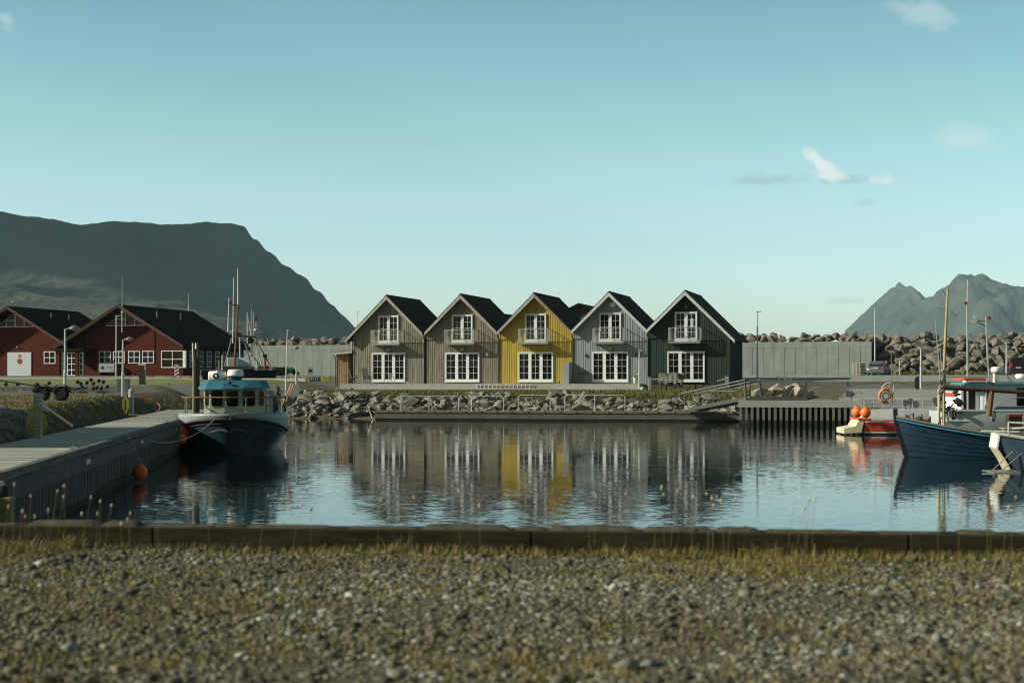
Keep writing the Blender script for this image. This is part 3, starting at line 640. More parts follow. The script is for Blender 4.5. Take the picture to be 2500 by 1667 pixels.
def house(px, name_mat, trim, label, hl=3.0, hr=3.0, ovl=.0, ovr=.0, lamp=None, vent=True, trimr=None):
    x, y = facade(px); h = thing('gabled_house', label, 'house', (x, y, FLZ), RZ, 'row of five gabled houses')
    zt = lambda a: RIDGE - .24 - SL * abs(a)
    pts_ = [(-hl + .02, -.6), (hr - .02, -.6), (hr - .02, zt(hr)), (0, zt(0)), (-hl + .02, zt(hl))]
    wll = MB().prism(pts_, 0, 7.6).build('wall', name_mat, h)
    bt = MB(); k = -hl + .08; i = 0
    while k < hr - .04:
        bt.box(k - .03, k + .03, -.018, .0, -.02, zt(k) + .05); k += .185
    if ovr:                                                            # exposed right side
        yy = .1
        while yy < 7.6: bt.box(hr - .02, hr + .008, yy - .03, yy + .03, -.02, zt(hr)); yy += .185
    bt.box(-hl + .02, -hl + .1, -.034, .0, -.02, zt(hl) + .05); bt.box(hr - .1, hr - .02, -.034, 0, -.02, zt(hr) + .05)
    bt.build('batten', name_mat, wll)
    el_, er = hl + ovl, hr + ovr; T = .16
    rf = MB()
    for sgn, e in ((-1, el_), (1, er)):
        rf.prism([(0, RIDGE), (sgn * e, RIDGE - SL * e), (sgn * e, RIDGE - SL * e - T), (0, RIDGE - T)], -.55, 7.75)
    ro = rf.build('roof', roofm, h); rc_ = MB().prism([(-.14, RIDGE - .12), (0, RIDGE + .025), (.14, RIDGE - .12)], -.56, 7.76); rc_.build('ridge_cap', roofm, ro)
    for sgn, e in ((-1, el_), (1, er)):
        bb = MB().prism([(0, RIDGE - .09), (sgn * e, RIDGE - SL * e - .09), (sgn * e, RIDGE - SL * e - .09 - .22), (sgn * e * .995, RIDGE - SL * e - .40 + .07), (0, RIDGE - .40)], -.585, -.553)
        bb.build('bargeboard', trimr if (trimr and sgn > 0) else trim, h)
    so_ = MB()
    for sgn, e in ((-1, el_), (1, er)): so_.prism([(0, RIDGE - T - .02), (sgn * e, RIDGE - T - .02 - SL * e), (sgn * e, RIDGE - T - .05 - SL * e), (0, RIDGE - T - .05)], -.55, -.002)
    so_.build('soffit', M('soffit_board', (.12, .11, .09), .85), h)
    window_unit(h, -.86, .86, 3.33, 5.52, 2, -.06, 'balcony_door', handle=True)
    window_unit(h, -1.43, 1.43, .20, 2.52, 3, -.06, 'french_window')
    # small balcony
    fl = MB().box(-1.21, 1.21, -.86, -.03, 3.10, 3.22).build('balcony', dsteel, h)
    MB().box(-1.19, 1.19, -.84, -.04, 3.222, 3.25).build('deck', concrete_l, fl)
    r = MB()
    for z_ in (3.34, 4.27): 
        s_ = .022 if z_ > 4 else .014
        r.box(-1.21, 1.21, -.86, -.86 + s_ * 2, z_, z_ + s_ * 2); r.box(-1.21, -1.21 + s_ * 2, -.82, -.03, z_, z_ + s_ * 2); r.box(1.21 - s_ * 2, 1.21, -.82, -.03, z_, z_ + s_ * 2)
    for xx in (-1.19, 1.19): r.box(xx - .025, xx + .025, -.865, -.82, 3.22, 4.30)
    r.build('balcony_rail', steel, fl)
    bl = MB(); xx = -1.09
    while xx < 1.12: bl.rod((xx, -.84, 3.35), (xx, -.84, 4.28), .010, n=5, cap=False); xx += .11
    for xx in (-1.19, 1.19):
        for yy in np.arange(-.74, -.05, .11): bl.rod((xx, yy, 3.35), (xx, yy, 4.28), .010, n=5, cap=False)
    bl.build('baluster', steel, fl)
    for xx in (-1.0, 1.0): MB().rod((xx, -.80, 3.12), (xx, -.02, 2.75), .022, n=6).build('bracket', dsteel, fl)
    if vent: 
        MB().box(-.13, .12, -.10, -.03, 2.66, 2.86).build('vent_box', M('vent_grey', (.34, .35, .31), .7), h)
    if lamp: MB().box(lamp[0] - .2, lamp[0] + .2, -.14, -.03, lamp[1], lamp[1] + .3).build('floodlight', white_p, h, bevel=.02)
    else:
        lm = MB().box(-.09, .09, -.16, -.03, 5.78, 5.90); lm.rod((0, -.09, 5.90), (0, -.09, 6.1), .03, .02); lm.build('wall_lamp', M('lamp_brown', (.24, .18, .12), .6), h)
    return h
wd1 = boards('weathered_cladding', (.115, .108, .085), (.34, .33, .27)); wd2 = boards('worn_brown_cladding', (.12, .105, .078), (.33, .30, .235))
yel = boards('yellow_cladding', (.36, .265, .040), (.53, .40, .072)); gry = boards('grey_cladding', (.21, .245, .26), (.34, .385, .40)); grn = boards('green_cladding', (.014, .030, .023), (.028, .055, .042))
trim_g = boards('grey_trim', (.30, .29, .25), (.42, .41, .36)); trim_b = boards('brown_trim', (.20, .16, .12), (.32, .27, .21)); trim_w = M('white_trim', (.46, .51, .52), .6, var=.08)
H1 = house(949, wd1, trim_g, 'weathered timber house at the left end of the row, beside a flat roofed shed', hl=3.07, hr=3.05, ovl=.5)
H2 = house(1129, wd2, trim_g, 'unpainted brown timber house next to the yellow house', hl=3.0, hr=3.02)
H3 = house(1308, yel, trim_g, 'bright yellow timber house in the middle of the row', hl=3.0, hr=3.0, trimr=trim_b, vent=False)
H4 = house(1490, gry, trim_w, 'light grey timber house between the yellow and the green house', hl=3.0, hr=2.98, lamp=(.22, 6.0))
H5 = house(1675, grn, trim_w, 'dark green timber house at the right end of the row', hl=2.97, hr=3.36, ovr=.42, vent=False)
# gutters and downpipes where two roofs meet
for (h, hx, z_) in ((H1, 3.04, 4.05), (H2, 3.01, 4.05), (H3, 2.99, 4.05), (H4, 2.97, 4.05)):
    g = MB(); g.tube([(hx, -.42, z_), (hx, -.36, z_ - .12), (hx, -.09, z_ - .5), (hx, -.08, z_ - .7), (hx, -.08, .12)], .04, 8); g.build('downpipe', dark, h)
MB().rod((3.62, -.55, RIDGE - SL * 3.78 - .02), (3.62, 7.75, RIDGE - SL * 3.78 - .02), .06).build('gutter', dark, H5)
# details on single houses
d = MB(); d.lathe((2.05, -.05, 2.35), [(.02, -.02), (.13, -.01), (.13, .05), (.02, .06)], 16, 'Y'); d.build('round_vent', white_p, H2)
for hx in (-1.92, 2.05):
    MB().box(hx - .07, hx + .07, -.12, -.03, 2.12, 2.36).build('wall_lamp', dark, H4)
d = MB(); d.lathe((2.42, -.05, 2.6), [(.02, -.02), (.14, -.01), (.14, .05), (.02, .06)], 16, 'Y'); d.build('round_vent', gry, H4)
MB().box(-2.55, -1.75, -.30, -.03, .80, .84).build('shelf', dark, H4)
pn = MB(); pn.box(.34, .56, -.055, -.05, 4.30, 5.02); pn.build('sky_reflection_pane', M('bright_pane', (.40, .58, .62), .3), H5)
MB().tube([(2.86 + .9, .6, 1.0), (2.86 + .9, .6, 3.2)], .02, 6).build('pole', dsteel, H5) if False else None
MB().box(3.0, 3.3, -.34, -.06, -.3, .62).build('meter_box', M('meter_grey', (.16, .18, .17), .7), H5)
# terrace slab
def HL(h, x, y, z=0):                                                  # point in a house's own frame
    return (h.location.x + U[0] * x + V_[0] * y, h.location.y + U[1] * x + V_[1] * y, h.location.z + z)
ter = thing('concrete_terrace', 'long pale concrete terrace slab in front of the first four houses', 'terrace', HL(H3, 0, 0, 0), RZ)
m = MB().box(-15.7, 8.62, -2.0, -.04, -.42, 0); m.build('slab', M('terrace_concrete', (.33, .35, .33), .85, var=.15, scale=.8, stretch=(1, 1, 3), bump=.003), ter); MB().box(-15.72, 8.64, -2.02, -.04, .002, .035).build('edge_strip', concrete_l, ter)
bs = thing('stone_footing', 'low dark stone footing in front of the green house', 'footing', HL(H5, 0, 0, 0), RZ)
m = MB(); rr_ = random.Random(3); x = -2.6
while x < 3.1:
    w_ = rr_.uniform(.3, .7); m.cbox((x + w_ / 2, -1.15 + rr_.uniform(-.04, .04), -.28 + rr_.uniform(-.03, .03)), (w_ - .03, .4, .46), rr_.uniform(-.05, .05)); x += w_
m.build('stone_row', M('footing_stone', (.075, .06, .045), .9, var=.4, scale=3, bump=.01), bs, bevel=.03)
tb = MB().box(-2.9, 3.3, -1.75, -1.45, -.62, -.52).build('timber_edge', woodg, bs)
# shed at the left end
sh = thing('timber_shed', 'brown timber lean-to shed with a flat roof left of the first house', 'shed', (H1.location.x, H1.location.y, FLZ - .12), RZ)
wsh = boards('shed_cladding', (.26, .175, .095), (.40, .28, .16))
m = MB().box(-4.68, -3.62, .35, 3.6, -.3, 2.55); m.box(-3.62, -3.1, 1.5, 3.6, -.3, 2.55); wl_ = m.build('wall', wsh, sh)
m = MB(); x = -4.62
while x < -3.64: m.box(x - .025, x + .025, .325, .35, -.3, 2.55); x += .16
x = -3.55
while x < -3.1: m.box(x - .025, x + .025, 1.475, 1.5, -.3, 2.55); x += .16
m.build('batten', wsh, wl_)
MB().add([(-5.02, -.1, 2.50), (-3.11, -.1, 2.66), (-3.11, 3.9, 2.66), (-5.02, 3.9, 2.50), (-5.02, -.1, 2.72), (-3.11, -.1, 2.88), (-3.11, 3.9, 2.88), (-5.02, 3.9, 2.72)], [(0, 3, 2, 1), (4, 5, 6, 7), (0, 1, 5, 4), (1, 2, 6, 5), (2, 3, 7, 6), (3, 0, 4, 7)]).build('roof', roofm, sh)
MB().add([(-5.04, -.13, 2.46), (-3.11, -.13, 2.62), (-3.11, -.1, 2.62), (-5.04, -.1, 2.46), (-5.04, -.13, 2.68), (-3.11, -.13, 2.84), (-3.11, -.1, 2.84), (-5.04, -.1, 2.68)], [(0, 3, 2, 1), (4, 5, 6, 7), (0, 1, 5, 4), (1, 2, 6, 5), (2, 3, 7, 6), (3, 0, 4, 7)]).build('fascia', trim_g, sh)
MB().tube([(-4.85, 0, 2.48), (-4.72, .2, 2.3), (-4.72, .28, 2.2), (-4.72, .28, -.3)], .035, 7).build('downpipe', dark, sh)
MB().rod((-3.95, 2.0, 2.7), (-3.95, 2.0, 3.85), .06, n=10).build('flue', dsteel, sh)
MB().box(-5.4, -3.0, -1.6, .3, -.36, -.20).build('deck', woodg, sh)
# stepped windbreak between yellow and grey house
wb = thing('windbreak', 'stepped grey board windbreak between the yellow and grey house', 'screen', HL(H4, -3.02, 0, 0), RZ)
MB().prism([(-.05, -.12), (-.05, 1.75), (-.39, 1.75), (-.39, 1.15), (-.56, 1.15), (-.56, -.12)], -1.3, -1.24).build('panel', gry, wb)
MB().box(-.05, .03, -1.32, -.1, -.12, 1.7).build('side_panel', gry, wb)

# ladder lying on its side along the terrace
ld = thing('aluminium_ladder', 'long silver ladder lying on its side along the terrace edge', 'ladder', HL(H3, -4.3, -2.12, 0), RZ)
m = MB(); m.box(-.2, 4.6, -.06, -.02, -.02, .03); m.box(0, 4.6, -.12, -.08, -.40, -.35); m.build('rail', steel, ld)
m = MB()
for i in range(14): m.rod((.12 + i * .33, -.1, -.37), (.12 + i * .33, -.04, .0), .018, n=6)
m.build('rung', steel, ld)

# ------------------------------------------------------------------ garden furniture
def lounge_chair(label, loc, rz, group):
    t = thing('reclining_chair', label, 'chair', loc, rz, group)
    cl = M('chair_fabric', (.06, .075, .075), .8, var=.15); fr = dark
    MB().cbox((0, .02, .42), (.52, .50, .05), 0, R(-6)).build('seat', cl, t, bevel=.01)
    MB().cbox((0, .38, .86), (.52, .05, .86), 0, R(-20)).build('backrest', cl, t, bevel=.01)
    m = MB()
    for s in (-1, 1):
        x = s * .29; m.rod((x, -.25, 0), (x, .30, .62), .014, n=6); m.rod((x, .32, 0), (x, -.22, .60), .014, n=6); m.cbox((x, .02, .63), (.05, .52, .03))
    m.rod((-.29, .32, .02), (.29, .32, .02), .012, n=6); m.rod((-.29, -.25, .02), (.29, -.25, .02), .012, n=6); m.build('frame', fr, t); return t
lounge_chair('black reclining chair turned sideways next to the shed', HL(H1, -2.45, -1.3, .035), RZ + R(120), 'terrace chairs')
lounge_chair('reclining chair standing against the left edge of the french window', HL(H1, -1.42, -1.0, .035), RZ + R(165), 'terrace chairs')
fc = thing('folding_chair', 'white folding chair in front of the french window of the first house', 'chair', HL(H1, .75, -1.2, .035), RZ + R(70), 'terrace chairs')
MB().cbox((0, 0, .42), (.42, .40, .03)).build('seat', white_p, fc); MB().cbox((0, .2, .66), (.42, .03, .40), 0, R(-10)).build('backrest', white_p, fc)
m = MB()
for s in (-1, 1): m.rod((s * .2, -.2, 0), (s * .2, .2, .84), .012, n=6); m.rod((s * .2, .22, 0), (s * .2, -.18, .42), .012, n=6)
m.build('frame', dsteel, fc)
tbl = thing('round_table', 'small round garden table beside the white folding chair', 'table', HL(H1, .18, -1.3, .035))
MB().lathe((0, 0, .70), [(.02, 0), (.34, 0), (.34, .03), (.02, .03)], 24).build('tabletop', M('table_grey', (.3, .34, .34), .5), tbl); m = MB()
for a in (0, 2.1, 4.2): m.rod((0, 0, .68), (.26 * math.cos(a), .26 * math.sin(a), 0), .014, n=6)
m.build('leg', dark, tbl)
sb = thing('bicycle_parts', 'small heap of folded metal tubing on the terrace', 'tubing', HL(H1, 2.0, -1.5, .035)); m = MB()
for i in range(6): m.tube([(-.25 + .08 * i, 0, .02 + .02 * i), (0, .05, .10), (.25, -.04 * i, .04)], .012, 5)
m.build('tube', steel, sb)
fp = thing('flower_pot', 'white plant pot with pale flowers at the right end of the terrace', 'flower pot', HL(H4, 2.28, -1.5, .0)); MB().lathe((0, 0, 0), [(.13, 0), (.20, .45), (.22, .48), (.02, .46)], 16).build('pot', white_p, fp, smooth=60)
rr_ = random.Random(8); m = MB(); m2 = MB()
for i in range(70):
    a = rr_.uniform(0, 6.28); e = rr_.uniform(.1, 1.2); r_ = rr_.uniform(.12, .34); p_ = Vector((math.cos(a) * math.cos(e) * r_, math.sin(a) * math.cos(e) * r_, .5 + math.sin(e) * r_))
    (m if i % 3 else m2).cbox(p_, (.07, .07, .02), a, e)
m.build('leaves', M('pot_leaf', (.12, .16, .04), .7), fp); m2.build('blossom', M('blossom', (.6, .58, .42), .7), fp)
gb_ = thing('paint_tin', 'small green tin on the terrace beside the windbreak', 'tin', HL(H3, 2.32, -1.8, .03)); MB().lathe((0, 0, 0), [(.08, 0), (.08, .2), (.02, .2)], 14).build('tin', greenm, gb_)
sofa = thing('garden_bench', 'garden bench heaped with a grey green tarpaulin before the green house', 'bench', HL(H5, -.95, -1.1, -.05), RZ)
MB().box(-.9, .9, -.35, .35, .28, .36).build('seat', woodg, sofa); MB().cbox((0, .33, .62), (1.8, .05, .5), 0, R(-8)).build('backrest', woodg, sofa)
for sx in (-.8, .8): MB().box(sx - .04, sx + .04, -.33, .33, 0, .28).build('leg', woodg, sofa)
n = 26; rings = []
for i in range(n):
    u = i / (n - 1); x = -.95 + 1.55 * u; hh = .86 + .07 * math.sin(u * 9) + .04 * math.sin(u * 23)
    rings.append([(x, -.42 - .03 * math.sin(u * 31), .15 + .1 * math.sin(u * 13)), (x + .03, -.36 + .03 * math.sin(u * 27), .55), (x, -.2, hh - .06), (x, .2, hh), (x, .42, hh - .1), (x, .46, .3)])
tp = MB().loft(rings).build('tarpaulin', M('tarpaulin', (.10, .13, .10), .75, var=.3, scale=4), None, smooth=True); tp.location = sofa.location; tp.rotation_euler = sofa.rotation_euler; tag(tp, 'crumpled grey green tarpaulin draped over the garden bench', 'tarpaulin')
pl = thing('timber_plank', 'pale plank lying on the grass bank behind the gangway', 'plank', W(1760, 956, 104)); MB().cbox((0, 0, .05), (1.9, .12, .04), R(-10), 0, R(1)).build('board', M('pale_wood', (.5, .45, .34), .8), pl)
for i, (px, py, l) in enumerate([(1635, 929, 1.7), (1600, 928, 1.2), (1765, 930, .8)]):
    pl = thing('driftwood_pole', ['long pale pole lying on the stone footing', 'short grey pole leaning left of the garden bench', 'pale board end on the footing right of the window'][i], 'pole', W(px, py, 113)); MB().rod((-l / 2, 0, 0), (l / 2, .1, .06 + .08 * i), .04, n=7).build('pole', M('pale_wood', (.5, .45, .34), .8), pl)

# posts and lamps ---------------------------------------------------
def shift(o, x, y, d): o.location = W(x, y, d)
def mushroom_lamp(px, ytop, ybase, d, label, arm=.62, rr_=.38, side=True):
    X, z1 = XZ(px, ytop, d); z0 = XZ(px, ybase, d)[1]; t = thing('street_lamp', label, 'street lamp', (X, d, z0)); H = z1 - z0
    MB().lathe((0, 0, 0), [(.075, 0), (.075, 1.1), (.055, 1.2), (.04, H), (.01, H)], 12).build('pole', steel, t)
    c = arm if side else 0
    if side: MB().tube([(0, 0, H - .12), (.1, 0, H + .02), (arm * .6, 0, H + .05), (arm, 0, H + .02)], .02, 6).build('arm', dsteel, t)
    hh = H + (-.02 if side else .0)
    MB().lathe((c, 0, hh), [(rr_, 0), (rr_ * .98, .05), (rr_ * .82, rr_ * .38), (rr_ * .5, rr_ * .62), (.06, rr_ * .74), (.01, rr_ * .76)], 24).build('lamp_shade', M('lamp_shade_grey', (.20, .215, .21), .4, .3), t, smooth=50)
    MB().lathe((c, 0, hh - .05), [(.01, 0), (rr_ * .5, .0), (rr_ * .55, .05), (.01, .05)], 16).build('lens', M('lamp_lens', (.5, .5, .45), .3), t); return t
mushroom_lamp(159, 803, 969, 68, 'grey dome headed street lamp standing behind the trailer wheels', .42, .25)
mushroom_lamp(300, 829, 967, 75, 'smaller dome headed street lamp beside the grey cabinet', .34, .21)
mushroom_lamp(724, 851, 953, 104, 'dome headed street lamp on the bank right of the blue boat', 0, .21, side=False)
def flat_lamp(px, ytop, ybase, d, label, w_=.5, both=False, r0=.07):
    X, z1 = XZ(px, ytop, d); z0 = XZ(px, ybase, d)[1]; H = z1 - z0; t = thing('street_lamp', label, 'street lamp', (X, d, z0))
    MB().lathe((0, 0, 0), [(r0, 0), (r0, 1.2), (r0 * .65, H), (.01, H)], 10).build('pole', M('pale_steel', (.50, .53, .53), .45, .2), t)
    MB().cbox((w_ * .25 if not both else 0, 0, H + .03), (w_, .2, .07)).build('lamp_head', M('pale_steel', (.5, .53, .53)), t, bevel=.015); return t
flat_lamp(1849, 762, 925, 124, 'tall slim street lamp right of the green house', .36)
flat_lamp(2136, 752, 882, 157, 'tall slim street lamp behind the parked silver car', .42)
flat_lamp(284, 772, 925, 130, 'tall square headed lamp in front of the red building door', .45)
flat_lamp(873, 763, 880, 190, 'distant dark lamp post behind the first house', .34, r0=.05)
flat_lamp(1561, 858, 950, 112, 'short flat headed lamp at the right end of the terrace', .42)
flat_lamp(2248, 850, 968, 104, 'low lamp with a wide head above the dark sign board', .55)
flat_lamp(2457, 838, 928, 130, 'low street lamp left of the dark red-lit car', .38)
flat_lamp(2196, 877, 925, 135, 'horizontal arm lamp before the rock slope', .5, r0=.05)
fpz = thing('flag_pole', 'thin bare white pole on the bank right of the blue boat', 'pole', W(697, 968, 96)); MB().rod((0, 0, 0), (.12, 0, XZ(0, 806, 96)[1] - XZ(0, 968, 96)[1]), .045, .025).build('pole', white_p, fpz); MB().cbox((.12, 0, 4.19), (.16, .05, .05)).build('finial', white_p, fpz)
po = thing('bollard_post', 'pale grey square post on the bank left of the green house', 'post', W(1586, 962, 108)); MB().box(-.10, .10, -.10, .10, -.2, 1.17).build('post', M('post_grey', (.36, .40, .40), .7), po); MB().cbox((0, 0, 1.2), (.24, .24, .06)).build('cap', steel, po)
bt = thing('net_float', 'small white and blue float at the foot of the short lamp', 'float', W(1568, 950, 111)); MB().ball((0, 0, 0), .19, 14, 1.1).build('float', M('float_paint', (.12, .42, .5), .5, var=.3, scale=3, rgb2=(.65, .7, .68), contrast=(.45, .55)), bt, smooth=True)
for i, (px, d_) in enumerate([(1852 - 200, 0)]): pass
for i, (px, py, w_, h_, lb) in enumerate([(1901, 930, .28, .33, 'left white bucket on the low wall'), (1916, 930, .30, .36, 'white bucket on the low wall between the other bucket and the sack')]):
    t = thing('bucket', lb, 'bucket', W(px, py, 116), 0, 'buckets on the low wall'); MB().lathe((0, 0, -.02), [(w_ * .38, 0), (w_ * .5, h_), (w_ * .56, h_ + .02), (w_ * .45, h_ + .02), (.02, .04)], 18).build('body', white_p, t, smooth=40); MB().torus((0, 0, h_), w_ * .5, .012, 20, 6, 'Z').build('rim', white_p, t)
t = thing('white_sack', 'slumped pale sack on the low wall right of the buckets', 'sack', W(1928, 929, 116)); MB().lathe((0, 0, 0), [(.16, 0), (.19, .08), (.14, .2), (.05, .26), (.01, .27)], 14).build('sack', M('sack', (.5, .53, .47), .8, bump=.02), t, smooth=True)
t = thing('stone_block', 'small pale green stone on the grassy verge of the road', 'stone', W(2042, 927, 118)); MB().ball((0, 0, 0), .17, 9, .6).build('stone', M('green_stone', (.3, .4, .33), .9), t)

# low retaining walls and kerbs
def strip(name, p0, p1, z0, z1, th_, mat, label, cat):
    a = Vector((*p0, 0)); b_ = Vector((*p1, 0)); d_ = b_ - a; t = thing(name, label, cat, (a.x, a.y, 0), math.atan2(d_.y, d_.x))
    m = MB(); n_ = max(1, int(d_.length / 4)); s_ = d_.length / n_
    for i in range(n_): m.box(i * s_ + .012, (i + 1) * s_ - .012, 0, th_, z0, z1)
    m.build('wall_section', mat, t); return t
strip('retaining_wall', (-26.0, 96.2), (-13.6, 96.9), 1.6, 2.36, .35, concrete_l, 'low pale concrete wall along the lawn behind the lamp posts', 'low wall')
strip('retaining_wall', (-60, 95), (-26.1, 96.2), 1.6, 2.34, .35, concrete_l, 'low concrete wall behind the boat trailer at the left edge', 'low wall')
strip('retaining_wall', (facade(1822)[0] + .5, 112.2), (24.2, 109.3), 1.9, 2.56, .35, M('dark_concrete', (.085, .08, .07), .9), 'dark low wall below the road right of the green house', 'low wall')
strip('kerb', (-46, 119.5), (-27, 120.2), 2.6, 2.88, .5, white_p, 'pale kerb in front of the red buildings', 'kerb')
strip('kerb', (-27, 120.2), (-16, 117.5), 2.55, 2.80, .3, concrete_l, 'grey kerb behind the blue boat masts', 'kerb')

# ------------------------------------------------------------------ red buildings
redb = M('red_cladding', (.060, .014, .007), .9, spec=.15, var=.3, scale=2.5, stretch=(.5, .5, 9), rgb2=(.10, .024, .012), bump=.006, bscale=10)
redt = M('dark_red_trim', (.07, .02, .014), .8)
blackroof = M('dark_brown_roof', (.020, .015, .010), .95, var=.2, scale=4, spec=.05)
def rwin(par, x0, x1, z0, z1, cols=2, rows=2, nm='window'):
    f = MB(); t_ = .07; f.box(x0, x1, -.09, .04, z0, z0 + t_); f.box(x0, x1, -.09, .04, z1 - t_, z1); f.box(x0, x0 + t_, -.088, .04, z0 + t_, z1 - t_); f.box(x1 - t_, x1, -.088, .04, z0 + t_, z1 - t_)
    for c in range(1, cols): xx = x0 + (x1 - x0) * c / cols; f.box(xx - .03, xx + .03, -.085, .0, z0 + t_, z1 - t_)
    for r in range(1, rows): zz = z0 + (z1 - z0) * r / rows; f.box(x0 + t_, x1 - t_, -.082, .0, zz - .03, zz + .03)
    o = f.build(nm, white_w, par); MB().box(x0 + t_, x1 - t_, -.03, -.01, z0 + t_, z1 - t_).build('pane', glass, o); return o
def red_building(px, Yd, L_, hl, hr, label):
    X = (px - CX) / F * Yd; t = thing('red_building', label, 'building', (X, Yd, 3.0), RZ, 'red harbour buildings'); RH = 6.55; sl_ = .575
    zt = lambda a: RH - .22 - sl_ * abs(a)
    MB().prism([(-hl, -.6), (hr, -.6), (hr, zt(hr)), (0, zt(0)), (-hl, zt(hl))], 0, L_).build('wall', redb, t)
    rf = MB()
    for sgn, e in ((-1, hl + .7), (1, hr + .7)): rf.prism([(0, RH), (sgn * e, RH - sl_ * e), (sgn * e, RH - sl_ * e - .2), (0, RH - .2)], -1.4, L_ + .5)
    ro = rf.build('roof', blackroof, t); MB().prism([(-.15, RH - .08), (0, RH + .03), (.15, RH - .08)], -1.41, L_ + .51).build('ridge_cap', blackroof, ro)
    for sgn, e in ((-1, hl + .7), (1, hr + .7)):
        MB().prism([(0, RH - .02), (sgn * e, RH - sl_ * e - .02), (sgn * e, RH - sl_ * e - .26), (0, RH - .26)], -1.44, -1.402).build('bargeboard', redt, t)
        MB().prism([(0, RH + .02), (sgn * e, RH - sl_ * e + .02), (sgn * e, RH - sl_ * e - .03), (0, RH - .03)], -1.49, -1.441).build('verge_flashing', M('pale_flashing', (.12, .085, .06), .5), t)
    # glazed gable top
    gw = 1.95; gz = 4.72; g = MB(); g.prism([(-gw, gz), (gw, gz), (0, gz + gw * .60)], -.03, -.012); fr = MB()
    fr.box(-gw - .05, gw + .05, -.08, -.035, gz - .07, gz)
    for a, b_ in (((-gw, gz), (0, gz + gw * .6)), ((gw, gz), (0, gz + gw * .6))):
        fr.prism([(a[0], a[1]), (b_[0], b_[1]), (b_[0], b_[1] + .055), (a[0] + (.0), a[1] + .055)], -.075, -.032)
    fr.box(-.05, .05, -.083, -.035, gz, gz + gw * .58); fr.box(.93, 1.0, -.07, -.035, gz, gz + .58); fr.box(-1.0, -.93, -.07, -.035, gz, gz + .58); fr.box(-1.0, -.05, -.072, -.035, gz + .54, gz + .60)
    o = g.build('gable_glazing', glass, t); fr.build('frame', white_w, o); return t
B1 = red_building(307, 140, 12.6, 5.9, 5.85, 'dark red timber hall with a flat white sign board before it and a row of square windows')
B1['label'] = 'dark red gabled hall with four square windows, nearer the blue boat'
B2 = red_building(38, 143.1, 10.6, 6.2, 5.6, 'dark red gabled hall with a white garage door at the left edge')
kx = lambda B, px: (lambda k: (B.location.y * k - B.location.x) / (U[0] - k * U[1]))((px - CX) / F)
kz = lambda B, py, px=300: CZ - (py - HY) * B.location.y / F - B.location.z
for a, b_ in ((1268, 1418), (1448, 1595), (1643, 1790), (1820, 1968)): rwin(B1, kx(B1, a / 5.227), kx(B1, b_ / 5.227), kz(B1, 700 + 978 / 5.227), kz(B1, 700 + 820 / 5.227))
rwin(B1, kx(B1, 394.5), kx(B1, 449), kz(B1, 898), kz(B1, 856.5))
MB().box(kx(B1, 449.5), kx(B1, 454.5), -.12, .1, kz(B1, 898), kz(B1, 856.5)).build('corner_post', white_w, B1)
for a, b_ in ((565, 712), (743, 850)): rwin(B2, kx(B2, a / 5.227), kx(B2, b_ / 5.227), kz(B2, 700 + 985 / 5.227), kz(B2, 700 + 828 / 5.227))
gd = MB().box(kx(B2, 19), kx(B2, 77), -.07, .02, -.05, kz(B2, 860)).build('garage_door', M('garage_white', (.46, .53, .56), .5, var=.05), B2)
for i in range(1, 4): MB().box(kx(B2, 19) + .02, kx(B2, 77) - .02, -.075, -.071, i * .55, i * .55 + .015).build('panel_line', M('pale_line', (.36, .42, .45), .6), gd)
def disc(par, cx_, cz_, r, y, mat, nm): 
    return MB().lathe((cx_, y, cz_), [(.002, -.004), (r, -.004), (r, .004), (.002, .004)], 28, 'Y').build(nm, mat, par)
gx0 = (kx(B2, 19) + kx(B2, 77)) / 2 + .05
sg = disc(B2, gx0, kz(B2, 868.6), .17, -.085, redp, 'warning_sign'); text_mesh('?', .26, 'question_mark', white_p, sg, (gx0, -.092, kz(B2, 868.6)))
sg = disc(B2, gx0, kz(B2, 881.7), .27, -.085, redp, 'no_parking_sign'); disc(sg, gx0, kz(B2, 881.7), .215, -.093, M('sign_blue', (.05, .06, .12), .5), 'sign_face')
m = MB().cbox((gx0, -.10, kz(B2, 881.7)), (.05, .006, .42), 0, 0, R(-45)); m.build('slash', redp, sg)
for B, px, py in ((B2, 43.7, 847), (B1, 445, 838), (B1, 165, 872), (B1, 165, 887)): MB().ball((kx(B, px), -.14, kz(B, py)), .07, 10).build('wall_lamp', white_p, B)
# glazed entrance between the two halls
en = thing('glazed_porch', 'dark entrance porch with white framed glass doors between the red halls', 'porch', (B1.location.x, B1.location.y, 3.0), RZ)
x0, x1 = kx(B1, 166), kx(B1, 229)
MB().box(x0 - .4, x1 + .2, -2.2, -.02, 2.35, 2.55).build('canopy', blackroof, en)
MB().box(x0, x0 + .35, -2.0, -1.7, -.3, 2.35).build('pillar', redb, en); MB().box(kx(B1, 212) , kx(B1, 212) + .3, -2.0, -1.7, -.3, 2.35).build('pillar', redb, en)
for a, b_, c in ((177, 183, 1), (190, 212, 2), (219, 229, 1)):
    o = rwin(en, kx(B1, a), kx(B1, b_) - .02, .05, 2.2, c, 4, 'glass_door'); o.location = (0, -1.72, 0)
MB().box(x0 + .35, x1, -1.66, -1.6, -.3, 2.35).build('back_panel', redb, en)
